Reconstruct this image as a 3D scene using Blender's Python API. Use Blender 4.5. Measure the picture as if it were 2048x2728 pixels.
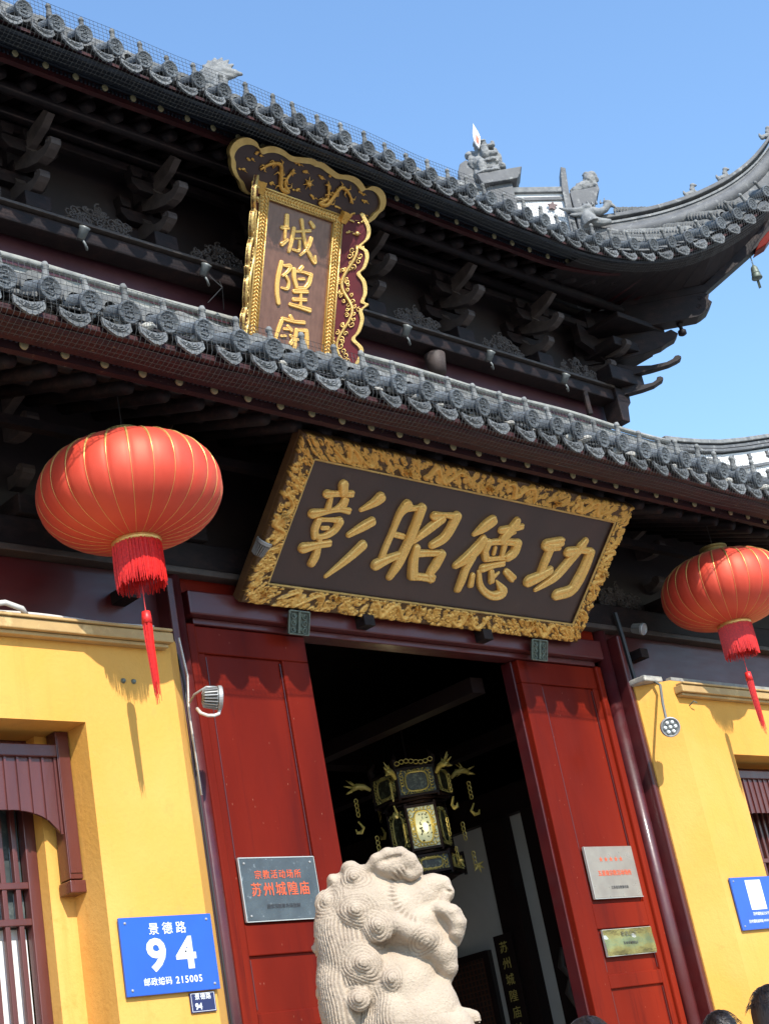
import bpy, math, random
import numpy as np
from mathutils import Vector, Matrix
random.seed(4)
rng = np.random.default_rng(4)
for o in list(bpy.data.objects):
    bpy.data.objects.remove(o)
scene = bpy.context.scene
COL = scene.collection

# ------------------------------------------------------------ camera
yaw, pitch, roll = math.radians(47.3586), math.radians(21.6386), math.radians(-11.2097)
cy, sy, cp, sp = math.cos(yaw), math.sin(yaw), math.cos(pitch), math.sin(pitch)
fw = Vector((sy*cp, cy*cp, sp)); rt = Vector((cy, -sy, 0)); up = rt.cross(fw)
r2 = rt*math.cos(roll) + up*math.sin(roll); u2 = up*math.cos(roll) - rt*math.sin(roll)
cam = bpy.data.cameras.new('camera'); camo = bpy.data.objects.new('camera', cam); COL.objects.link(camo)
camo.matrix_world = Matrix(((r2.x, u2.x, -fw.x, -7.876), (r2.y, u2.y, -fw.y, -6.848), (r2.z, u2.z, -fw.z, 1.5), (0, 0, 0, 1)))
cam.sensor_fit = 'VERTICAL'; cam.sensor_height = 24; cam.lens = 24*4150/2728
cam.clip_start = .05; cam.clip_end = 3000
scene.camera = camo
# ------------------------------------------------------------ world, sun, exposure
SUN = Vector((.33, 1, -.90)).normalized()          # direction the light travels
world = bpy.data.worlds.new("World"); scene.world = world; world.use_nodes = True
wn = world.node_tree; bg = wn.nodes['Background']
sky = wn.nodes.new('ShaderNodeTexSky'); sky.sky_type = 'NISHITA'; sky.sun_disc = False
sky.sun_elevation = math.asin(-SUN.z); sky.sun_rotation = math.atan2(-SUN.x, -SUN.y)
sky.air_density = 1.5; sky.dust_density = .35; sky.ozone_density = 6.5; sky.altitude = 0
wn.links.new(sky.outputs[0], bg.inputs[0]); bg.inputs[1].default_value = .15
sl = bpy.data.lights.new('sun', 'SUN'); sl.energy = 3.35; sl.angle = math.radians(.5); sl.color = (1, .955, .87)
slo = bpy.data.objects.new('sun', sl); COL.objects.link(slo); slo.location = (-5, -9, 14)
slo.rotation_euler = SUN.to_track_quat('-Z', 'Y').to_euler()
scene.view_settings.view_transform = 'Standard'; scene.view_settings.look = 'None'
scene.view_settings.exposure = .93; scene.view_settings.gamma = 1; scene.view_settings.use_curve_mapping = False
scene.render.engine = 'CYCLES'

# ------------------------------------------------------------ materials
def mat(name, c1, c2=None, scale=6., rough=.5, metal=0., bump=0., bscale=60., coat=0., detail=6., stretch=(1, 1, 1), stain=None, spec=.5, rvar=0., c3=None, s3=40., emit=None, speck=None, broad=None, crough=.08, objvar=0, streak=None):
    m = bpy.data.materials.new(name); m.use_nodes = True; nt = m.node_tree; N = nt.nodes; Lk = nt.links
    b = N['Principled BSDF']; c2 = c2 or c1
    tc = N.new('ShaderNodeTexCoord'); mp = N.new('ShaderNodeMapping'); mp.inputs['Scale'].default_value = stretch
    Lk.new(tc.outputs['Object'], mp.inputs[0])
    def noise(s, d=6., r=.6):
        n = N.new('ShaderNodeTexNoise'); n.inputs['Scale'].default_value = s; n.inputs['Detail'].default_value = d; n.inputs['Roughness'].default_value = r
        Lk.new(mp.outputs[0], n.inputs['Vector']); return n
    def ramp(src, a, bb):
        r = N.new('ShaderNodeMapRange'); r.inputs['From Min'].default_value = a; r.inputs['From Max'].default_value = bb; Lk.new(src, r.inputs['Value']); return r.outputs[0]
    def mix(f, x, y):
        k = N.new('ShaderNodeMix'); k.data_type = 'RGBA'; Lk.new(f, k.inputs[0])
        for i, q in ((6, x), (7, y)):
            if hasattr(q, 'links'): Lk.new(q, k.inputs[i])
            else: k.inputs[i].default_value = (*q, 1)
        return k.outputs[2]
    n1 = noise(scale, detail)
    col = mix(ramp(n1.outputs[0], .33, .67), c1, c2)
    if broad:                                   # large soft blotches
        nb = noise(broad[1], 3.); col = mix(ramp(nb.outputs[0], .4, .72), col, broad[0])
    if c3:
        n3 = noise(s3, 8., .7); col = mix(ramp(n3.outputs[0], .56, .68), col, c3)
    if speck:                                   # (colour, scale, threshold)
        vn = N.new('ShaderNodeTexVoronoi'); vn.inputs['Scale'].default_value = speck[1]; Lk.new(mp.outputs[0], vn.inputs['Vector'])
        col = mix(ramp(vn.outputs['Distance'], speck[2], speck[2]-.08), col, speck[0])
    if stain:                                   # (colour, scale, lo, hi)
        n4 = noise(stain[1], 10., .72); col = mix(ramp(n4.outputs[0], stain[2], stain[3]), col, stain[0])
    if streak:                                  # rain streaks running down the face
        m2 = N.new('ShaderNodeMapping'); m2.inputs['Scale'].default_value = (1, 1, .07); Lk.new(tc.outputs['Object'], m2.inputs[0])
        ns = N.new('ShaderNodeTexNoise'); ns.inputs['Scale'].default_value = streak[1]; ns.inputs['Detail'].default_value = 7; ns.inputs['Roughness'].default_value = .65; Lk.new(m2.outputs[0], ns.inputs['Vector'])
        col = mix(ramp(ns.outputs[0], streak[2], streak[3]), col, streak[0])
    if objvar:                                  # each piece fired a little lighter or darker
        oi = N.new('ShaderNodeObjectInfo'); hs = N.new('ShaderNodeHueSaturation'); rr = N.new('ShaderNodeMapRange'); Lk.new(oi.outputs['Random'], rr.inputs['Value'])
        rr.inputs['To Min'].default_value = 1-objvar; rr.inputs['To Max'].default_value = 1+objvar; Lk.new(rr.outputs[0], hs.inputs['Value']); Lk.new(col, hs.inputs['Color']); col = hs.outputs[0]
    Lk.new(col, b.inputs['Base Color'])
    b.inputs['Roughness'].default_value = rough; b.inputs['Metallic'].default_value = metal
    b.inputs['Specular IOR Level'].default_value = spec
    if rvar:
        r = N.new('ShaderNodeMapRange'); nn = noise(scale*2.3, 8.); Lk.new(nn.outputs[0], r.inputs['Value'])
        r.inputs['From Min'].default_value = .3; r.inputs['From Max'].default_value = .7
        r.inputs['To Min'].default_value = max(.02, rough-rvar); r.inputs['To Max'].default_value = rough+rvar; Lk.new(r.outputs[0], b.inputs['Roughness'])
    if coat:
        b.inputs['Coat Weight'].default_value = coat; b.inputs['Coat Roughness'].default_value = crough
    if bump:
        nb = noise(bscale, 5., .65); bp = N.new('ShaderNodeBump'); bp.inputs['Strength'].default_value = bump; bp.inputs['Distance'].default_value = .01
        Lk.new(nb.outputs[0], bp.inputs['Height']); Lk.new(bp.outputs[0], b.inputs['Normal'])
        if coat: Lk.new(bp.outputs[0], b.inputs['Coat Normal'])
    if emit:
        b.inputs['Emission Color'].default_value = (*emit[0], 1); b.inputs['Emission Strength'].default_value = emit[1]
    return m

M = {}
M['plaster'] = mat('yellow_plaster', (.70, .345, .060), (.65, .305, .048), 2.2, .85, bump=.32, bscale=34, streak=((.60, .29, .055), 7, .55, .80), c3=(.66, .33, .07), s3=9, stain=(( .46, .30, .12), 3.2, .66, .8), broad=((.73, .40, .10), 1.1))
M['plaster_trim'] = mat('painted_ledge', (.50, .33, .13), (.40, .25, .10), 5, .6, bump=.2, bscale=40, stain=((.65, .45, .2), 7, .55, .7))
M['lacquer'] = mat('red_lacquer', (.150, .0105, .0045), (.108, .008, .004), 3., .48, spec=.045, coat=.05, streak=((.085, .007, .005), 9, .56, .74), rvar=.12, bump=.10, bscale=9, stretch=(1, 1, .25), broad=((.215, .017, .006), .9), speck=((.62, .30, .20), 26, .055), crough=.16)
M['lacquer_dark'] = mat('dark_red_lacquer', (.075, .008, .010), (.05, .007, .010), 4, .45, coat=.30, rvar=.12, bump=.12, bscale=12, stretch=(.3, 1, 1), broad=((.10, .010, .008), 1.2), crough=.14)
M['maroon'] = mat('maroon_paint', (.060, .010, .011), (.038, .007, .009), 7, .5, bump=.25, bscale=40, stain=((.14, .08, .065), 9, .62, .72))
M['fascia'] = mat('weathered_maroon_fascia', (.050, .009, .011), (.028, .005, .008), 9, .7, bump=.5, bscale=60, stretch=(1, 1, 2.5), stain=((.32, .22, .13), 16, .62, .72))
M['band'] = mat('blue_black_band', (.016, .022, .034), (.010, .014, .024), 7, .6, bump=.3, bscale=50)
M['wood'] = mat('dark_stained_wood', (.019, .0125, .013), (.011, .008, .009), 8, .6, spec=.22, bump=.3, bscale=40, stretch=(1, 1, 2.), stain=((.042, .022, .019), 6, .5, .75))
M['wood_edge'] = mat('worn_grey_brown_wood', (.075, .058, .050), (.045, .032, .028), 12, .6, bump=.3, bscale=60)
M['soffit'] = mat('soffit_boards', (.021, .011, .011), (.013, .008, .009), 6, .6, bump=.2, bscale=30)
M['raftend'] = mat('pale_gold_rafter_end', (.42, .36, .19), (.30, .26, .15), 40, .5, bump=.2, bscale=120, stain=((.14, .10, .07), 45, .6, .7))
M['tile'] = mat('grey_clay_tile', (.20, .20, .19), (.12, .122, .122), 9, .85, objvar=.28, bump=.55, bscale=90, c3=(.24, .24, .22), s3=22, stain=((.30, .29, .25), 30, .60, .74), speck=((.34, .33, .30), 95, .10))
M['tile_disc'] = mat('blue_grey_tile_face', (.125, .138, .148), (.07, .08, .09), 40, .8, objvar=.3, bump=.6, bscale=130, stain=((.19, .21, .21), 60, .56, .7))
M['tile_pale'] = mat('lime_stained_drip_tile', (.155, .16, .16), (.10, .105, .11), 24, .85, objvar=.35, bump=.6, bscale=110, stain=((.40, .385, .34), 14, .59, .70))
M['mortar'] = mat('lime_mortar', (.50, .48, .42), (.30, .29, .27), 20, .9, bump=.6, bscale=70, stain=((.12, .12, .12), 9, .55, .7))
M['flash'] = mat('pale_ridge_capping', (.34, .34, .31), (.19, .195, .19), 8, .8, bump=.3, bscale=40, stain=((.12, .13, .13), 14, .58, .7))
M['white'] = mat('whitewash', (.78, .77, .75), (.66, .65, .64), 5, .85, bump=.2, bscale=30, stain=((.40, .39, .38), 8, .62, .75))
M['wire'] = mat('galvanised_wire', (.06, .06, .06), (.095, .095, .09), 60, .55, metal=.2)
M['gold'] = mat('gilding', (.78, .43, .10), (.62, .32, .06), 22, .34, metal=.35, bump=.25, bscale=70, rvar=.1, c3=(.42, .18, .03), s3=45)
M['gold_text'] = mat('polished_gilding', (.93, .58, .18), (.84, .49, .13), 9, .26, metal=.25, bump=.08, bscale=20, rvar=.06)
M['gold_pale'] = mat('pale_gilding', (.80, .55, .20), (.66, .43, .14), 14, .36, metal=.6, bump=.35, bscale=60, rvar=.1)
M['plaque'] = mat('dark_brown_plaque_field', (.058, .029, .024), (.040, .021, .019), 2.5, .42, coat=.15, bump=.08, bscale=30, stain=((.09, .06, .045), 3.5, .6, .8), crough=.3)
M['plaque_wood'] = mat('brown_grained_plaque_field', (.21, .105, .075), (.145, .070, .052), 30, .38, coat=.2, bump=.12, bscale=60, stretch=(1, 1, .05), crough=.25)
M['plaque_edge'] = mat('bronze_painted_edge', (.16, .085, .035), (.10, .05, .025), 8, .45, metal=.2)
M['silk'] = mat('red_lantern_silk', (.62, .052, .030), (.56, .042, .024), 5, .56, bump=.12, bscale=300, stretch=(1, 1, 1), spec=1.0, broad=((.66, .066, .04), 2.2))
_q = M['silk'].node_tree.nodes['Principled BSDF']; _q.inputs['Specular Tint'].default_value = (1, .66, .46, 1); _q.inputs['Sheen Weight'].default_value = .18; _q.inputs['Sheen Roughness'].default_value = .42; _q.inputs['Sheen Tint'].default_value = (1, .60, .42, 1)
M['fringe'] = mat('red_silk_fringe', (.80, .028, .020), (.52, .012, .014), 60, .45)
M['ribgold'] = mat('gold_lantern_rib', (.80, .52, .18), (.65, .40, .12), 20, .35, metal=.5)
M['capgold'] = mat('tarnished_gold_cap', (.50, .38, .14), (.32, .26, .14), 30, .4, metal=.6, bump=.3, bscale=80)
M['stone'] = mat('pale_granite', (.50, .40, .295), (.41, .32, .235), 7, .85, bump=.8, bscale=85, c3=(.47, .37, .30), s3=110, stain=((.28, .21, .17), 190, .60, .70), speck=((.58, .50, .40), 140, .10))
M['roofstone'] = mat('grey_stone_carving', (.27, .27, .26), (.14, .145, .15), 12, .85, bump=.5, bscale=60, stain=((.50, .49, .46), 14, .58, .72))
M['ridge'] = mat('dark_ridge_tile', (.15, .15, .15), (.085, .088, .095), 6, .7, bump=.3, bscale=30, stain=((.36, .36, .34), 9, .55, .72))
M['signblue'] = mat('blue_enamel', (.012, .095, .50), (.010, .080, .44), 3, .3, coat=.3)
M['signnavy'] = mat('navy_enamel', (.012, .016, .085), None, 3, .35, coat=.2)
M['signwhite'] = mat('white_print', (.85, .85, .85), None, 3, .5)
M['silver'] = mat('scratched_steel_plate', (.115, .13, .138), (.08, .09, .098), 7, .32, metal=.5, bump=.12, bscale=40, rvar=.12, stain=((.48, .50, .50), 18, .60, .72))
M['silver_edge'] = mat('bright_steel_edge', (.62, .60, .55), None, 9, .35, metal=.6)
M['bronzeplate'] = mat('brushed_nickel_plate', (.40, .34, .28), (.31, .26, .22), 5, .34, metal=.5, bump=.08, bscale=30, rvar=.1)
M['brass'] = mat('polished_brass_plate', (.46, .40, .18), (.25, .22, .10), 7, .16, metal=.9, bump=.35, bscale=14)
M['orange'] = mat('orange_print', (.72, .12, .04), (.60, .09, .03), 30, .5)
M['blackprint'] = mat('black_print', (.05, .05, .055), None, 3, .5)
M['iron'] = mat('verdigris_iron', (.17, .20, .16), (.10, .12, .10), 30, .5, metal=.3, bump=.3, bscale=80)
M['alu'] = mat('grey_aluminium', (.42, .42, .41), (.34, .34, .34), 20, .45, metal=.4)
M['alu_dark'] = mat('dark_grey_aluminium', (.16, .17, .17), None, 20, .5, metal=.3)
M['lens'] = mat('led_lens', (.75, .78, .76), None, 20, .12, coat=.6)
M['cable'] = mat('black_cable', (.02, .02, .022), None, 20, .5)
M['pipe'] = mat('white_conduit', (.62, .60, .56), (.5, .48, .45), 20, .5)
M['pane'] = mat('mottled_window_glass', (.085, .10, .10), (.05, .06, .06), 9, .12, coat=.6, stain=((.22, .24, .22), 10, .5, .75))  # paler mottling mixed into the glass colour
M['paper'] = mat('white_window_board', (.80, .80, .77), (.74, .74, .72), 4, .6, stain=((.35, .35, .33), 6, .66, .75))
M['winwood'] = mat('maroon_window_wood', (.115, .028, .022), (.080, .018, .016), 5, .36, coat=.3, rvar=.1, bump=.15, bscale=30, stretch=(1, 1, .3), crough=.2)
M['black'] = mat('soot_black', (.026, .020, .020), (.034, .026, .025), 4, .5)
M['hall'] = mat('grey_hall_plaster', (.60, .58, .56), (.52, .50, .48), 2, .8, bump=.1)
M['darkwood'] = mat('black_lacquer_column', (.016, .009, .009), (.022, .012, .011), 4, .5, spec=.15)
M['arm'] = mat('worn_bracket_wood', (.088, .066, .060), (.046, .034, .032), 9, .6, spec=.3, bump=.3, bscale=50)
M['wing'] = mat('deep_maroon_wing', (.13, .012, .018), (.09, .009, .014), 6, .5, spec=.3)
M['latt'] = mat('lattice_red_brown', (.07, .025, .015), (.10, .04, .02), 9, .35, coat=.3)
M['filigree'] = mat('old_gold_filigree', (.62, .50, .15), (.48, .38, .10), 30, .4, metal=.15)
M['lampglass'] = mat('painted_lamp_glass', (.040, .040, .030), (.022, .024, .018), 22, .45, stain=((.30, .34, .22), 30, .5, .7))
M['lampglow'] = mat('lit_lamp_glass', (.5, .5, .35), (.3, .36, .28), 18, .3, emit=((.9, .85, .45), .035))
M['purple_board'] = mat('faded_purple_maroon_board', (.085, .026, .036), (.06, .018, .026), 5, .5, stain=((.11, .05, .05), 7, .6, .75))
M['bulb'] = mat('frosted_lit_bulb', (.8, .8, .6), None, 5, .5, emit=((1, .93, .58), .42))
M['hair'] = mat('dark_hair', (.022, .014, .011), (.014, .010, .009), 60, .38, bump=.4, bscale=160, stretch=(1, 1, .1))
M['skin'] = mat('skin', (.62, .38, .28), None, 5, .5)
M['cloth1'] = mat('dark_jacket', (.03, .032, .045), None, 8, .8, bump=.2)
M['cloth2'] = mat('red_jacket', (.45, .03, .025), None, 8, .8, bump=.2)
M['paving'] = mat('granite_paving', (.27, .25, .22), (.21, .20, .175), 1.5, .8, bump=.3, bscale=12)
M['ground'] = mat('asphalt', (.17, .16, .15), (.13, .125, .12), .6, .9, bump=.3, bscale=30)

M['stone_carved'] = M['stone'].copy()                  # shade of the chiselled grooves painted into the stone colour
_n = M['stone_carved'].node_tree; _b = _n.nodes['Principled BSDF']; _a = _n.nodes.new('ShaderNodeAttribute'); _a.attribute_name = 'groove_shade'
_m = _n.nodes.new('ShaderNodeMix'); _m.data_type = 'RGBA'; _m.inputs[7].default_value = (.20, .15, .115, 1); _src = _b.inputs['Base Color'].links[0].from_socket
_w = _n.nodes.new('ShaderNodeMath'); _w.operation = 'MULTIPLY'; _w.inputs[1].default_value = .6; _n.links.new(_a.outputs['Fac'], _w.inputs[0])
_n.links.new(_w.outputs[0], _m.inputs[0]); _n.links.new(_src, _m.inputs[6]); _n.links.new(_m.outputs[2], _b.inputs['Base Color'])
# gilding with crevice shade painted into its colour, darker in deeper cuts
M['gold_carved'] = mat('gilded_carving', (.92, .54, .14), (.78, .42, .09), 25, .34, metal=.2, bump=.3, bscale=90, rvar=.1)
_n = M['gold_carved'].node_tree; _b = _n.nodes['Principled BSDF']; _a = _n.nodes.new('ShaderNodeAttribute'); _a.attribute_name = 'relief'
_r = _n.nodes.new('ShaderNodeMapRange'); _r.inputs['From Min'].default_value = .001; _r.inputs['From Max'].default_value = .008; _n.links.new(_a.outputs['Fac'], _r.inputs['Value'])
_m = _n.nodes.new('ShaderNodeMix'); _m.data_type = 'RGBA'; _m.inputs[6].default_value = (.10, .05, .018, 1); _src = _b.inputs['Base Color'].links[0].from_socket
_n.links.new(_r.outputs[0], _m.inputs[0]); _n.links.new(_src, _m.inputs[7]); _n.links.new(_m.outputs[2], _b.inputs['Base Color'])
# ------------------------------------------------------------ mesh builder
class MB:
    def __init__(s): s.v = []; s.f = []
    def add(s, vs, fs):
        n = len(s.v); s.v += [tuple(p) for p in vs]; s.f += [tuple(i+n for i in f) for f in fs]; return s
    def box(s, x0, x1, y0, y1, z0, z1):
        return s.add([(x0, y0, z0), (x1, y0, z0), (x1, y1, z0), (x0, y1, z0), (x0, y0, z1), (x1, y0, z1), (x1, y1, z1), (x0, y1, z1)],
                     [(0, 3, 2, 1), (4, 5, 6, 7), (0, 1, 5, 4), (1, 2, 6, 5), (2, 3, 7, 6), (3, 0, 4, 7)])
    def prism(s, poly, fn, w0, w1):                   # poly [(a,b)], fn(a,b,w) -> xyz
        n = len(poly); vs = [fn(a, b, w0) for a, b in poly] + [fn(a, b, w1) for a, b in poly]
        fs = [tuple(range(n))[::-1], tuple(range(n, 2*n))] + [(i, (i+1) % n, (i+1) % n+n, i+n) for i in range(n)]
        return s.add(vs, fs)
    def strip(s, A, B, fn, w0, w1):                   # ring between two polylines of equal length (open)
        n = len(A); vs = []
        for a, b in zip(A, B): vs += [fn(*a, w0), fn(*b, w0), fn(*b, w1), fn(*a, w1)]
        fs = []
        for i in range(n-1):
            for k in range(4):
                j = (k+1) % 4; fs.append((4*i+k, 4*i+4+k, 4*i+4+j, 4*i+j))
        fs += [(0, 1, 2, 3), (4*n-1, 4*n-2, 4*n-3, 4*n-4)]
        return s.add(vs, fs)
    def tube(s, pts, r, n=8, cap=True, flat=None):    # r scalar or list; flat: (normal vector, factor)
        P = [Vector(p) for p in pts]; m = len(P); R = r if isinstance(r, (list, tuple)) else [r]*m
        vs = []; prev = None
        for i in range(m):
            t = (P[min(m-1, i+1)]-P[max(0, i-1)]);
            if t.length < 1e-9: t = Vector((0, 0, 1))
            t.normalize()
            if flat: a = Vector(flat[0]).normalized(); b = t.cross(a).normalized(); fa = flat[1]
            else:
                if prev is None:
                    h = Vector((0, 0, 1)) if abs(t.z) < .9 else Vector((1, 0, 0)); a = t.cross(h).normalized()
                else: a = (prev - t*prev.dot(t)).normalized()
                b = t.cross(a); fa = 1; prev = a
            for k in range(n):
                q = 2*math.pi*k/n; vs.append(P[i] + a*(math.cos(q)*R[i]*fa) + b*(math.sin(q)*R[i]))
        fs = [(i*n+k, i*n+(k+1) % n, (i+1)*n+(k+1) % n, (i+1)*n+k) for i in range(m-1) for k in range(n)]
        if cap: fs += [tuple(range(n))[::-1], tuple(range((m-1)*n, m*n))]
        return s.add(vs, fs)
    def cyl(s, a, b, r0, r1=None, n=12): return s.tube([a, b], [r0, r0 if r1 is None else r1], n)
    def lathe(s, prof, c=(0, 0, 0), n=24, axis=None):
        ax = Vector(axis).normalized() if axis else Vector((0, 0, 1))
        h = Vector((1, 0, 0)) if abs(ax.x) < .9 else Vector((0, 1, 0)); a = (h-ax*h.dot(ax)).normalized(); b = ax.cross(a)
        vs = []; c = Vector(c)
        for r, z in prof:
            for k in range(n):
                q = 2*math.pi*k/n; vs.append(c + ax*z + a*(r*math.cos(q)) + b*(r*math.sin(q)))
        m = len(prof); fs = [(i*n+k, i*n+(k+1) % n, (i+1)*n+(k+1) % n, (i+1)*n+k) for i in range(m-1) for k in range(n)]
        fs += [tuple(range(n))[::-1], tuple(range((m-1)*n, m*n))]
        return s.add(vs, fs)
    def ell(s, c, r, n=14, m=8, rot=None):
        vs = []
        for i in range(m+1):
            t = math.pi*i/m
            for k in range(n):
                q = 2*math.pi*k/n; p = Vector((r[0]*math.sin(t)*math.cos(q), r[1]*math.sin(t)*math.sin(q), r[2]*math.cos(t)))
                if rot: p = rot @ p
                vs.append(Vector(c)+p)
        return s.add(vs, [(i*n+k, i*n+(k+1) % n, (i+1)*n+(k+1) % n, (i+1)*n+k) for i in range(m) for k in range(n)])
    def grid(s, P):                                   # P array (m,n,3)
        m, n = len(P), len(P[0]); return s.add([q for row in P for q in row], [(i*n+k, i*n+k+1, (i+1)*n+k+1, (i+1)*n+k) for i in range(m-1) for k in range(n-1)])
    def mesh(s, name, smooth=False):
        me = bpy.data.meshes.new(name); me.from_pydata([tuple(p) for p in s.v], [], s.f); me.update()
        if smooth: me.polygons.foreach_set('use_smooth', [True]*len(me.polygons))
        return me
    def build(s, name, m, parent=None, smooth=False, bevel=0, loc=None, **tags):
        me = s.mesh(name, smooth); return link(name, me, m, parent, smooth, bevel, loc, **tags)
def link(name, me, m, parent=None, smooth=False, bevel=0, loc=None, **tags):
    if m is not None and not me.materials: me.materials.append(M[m] if isinstance(m, str) else m)
    o = bpy.data.objects.new(name, me); COL.objects.link(o)
    if parent is not None: o.parent = parent
    if loc is not None: o.location = loc
    if bevel:
        bv = o.modifiers.new('bevel', 'BEVEL'); bv.width = bevel; bv.segments = 2; bv.limit_method = 'ANGLE'; bv.angle_limit = math.radians(40); bv.harden_normals = False
    elif smooth == 'auto':
        pass
    for k, v in tags.items(): o[k] = v
    return o
def thing(name, label, cat, loc=(0, 0, 0), group=None, rotz=0):
    o = bpy.data.objects.new(name, None); COL.objects.link(o); o.location = loc; o.rotation_euler = (0, 0, rotz); o.empty_display_size = .1
    o['label'] = label; o['category'] = cat
    if group: o['group'] = group
    return o
def tag(o, label, cat, group=None):
    o['label'] = label; o['category'] = cat
    if group: o['group'] = group
    return o
def copy_tree(o, parent=None, loc=None, rotz=None):
    c = o.copy(); COL.objects.link(c)
    if parent is not None: c.parent = parent
    if loc is not None: c.location = loc
    if rotz is not None: c.rotation_euler = (0, 0, rotz)
    for ch in list(o.children): copy_tree(ch, c)
    return c
def text_mesh(txt, size, extrude=.002, bold=0., spacing=1., align='CENTER'):
    cu = bpy.data.curves.new('t', 'FONT'); cu.body = txt; cu.size = size; cu.extrude = extrude; cu.offset = bold; cu.align_x = align; cu.align_y = 'CENTER'
    cu.space_character = spacing; cu.resolution_u = 3
    o = bpy.data.objects.new('t', cu); COL.objects.link(o)
    bpy.context.view_layer.update()
    me = bpy.data.meshes.new_from_object(o.evaluated_get(bpy.context.evaluated_depsgraph_get()))
    bpy.data.objects.remove(o); bpy.data.curves.remove(cu)
    return me
def text(txt, size, m, parent, x, y, z, rx=math.pi/2, sx=1, name='lettering', **kw):
    me = text_mesh(txt, size, **kw); o = link(name, me, m, parent); o.location = (x, y, z); o.rotation_euler = (rx, 0, 0); o.scale = (sx, 1, 1); return o
def spiral(c, r, turns, ax, bx, a0=0, n=18, hand=1):  # flat scroll in plane ax,bx
    c = Vector(c); ax = Vector(ax); bx = Vector(bx)
    return [c + (ax*math.cos(a0+hand*t) + bx*math.sin(a0+hand*t))*(r*(1-.82*t/(turns*2*math.pi))) for t in np.linspace(0, turns*2*math.pi, n)]
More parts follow.
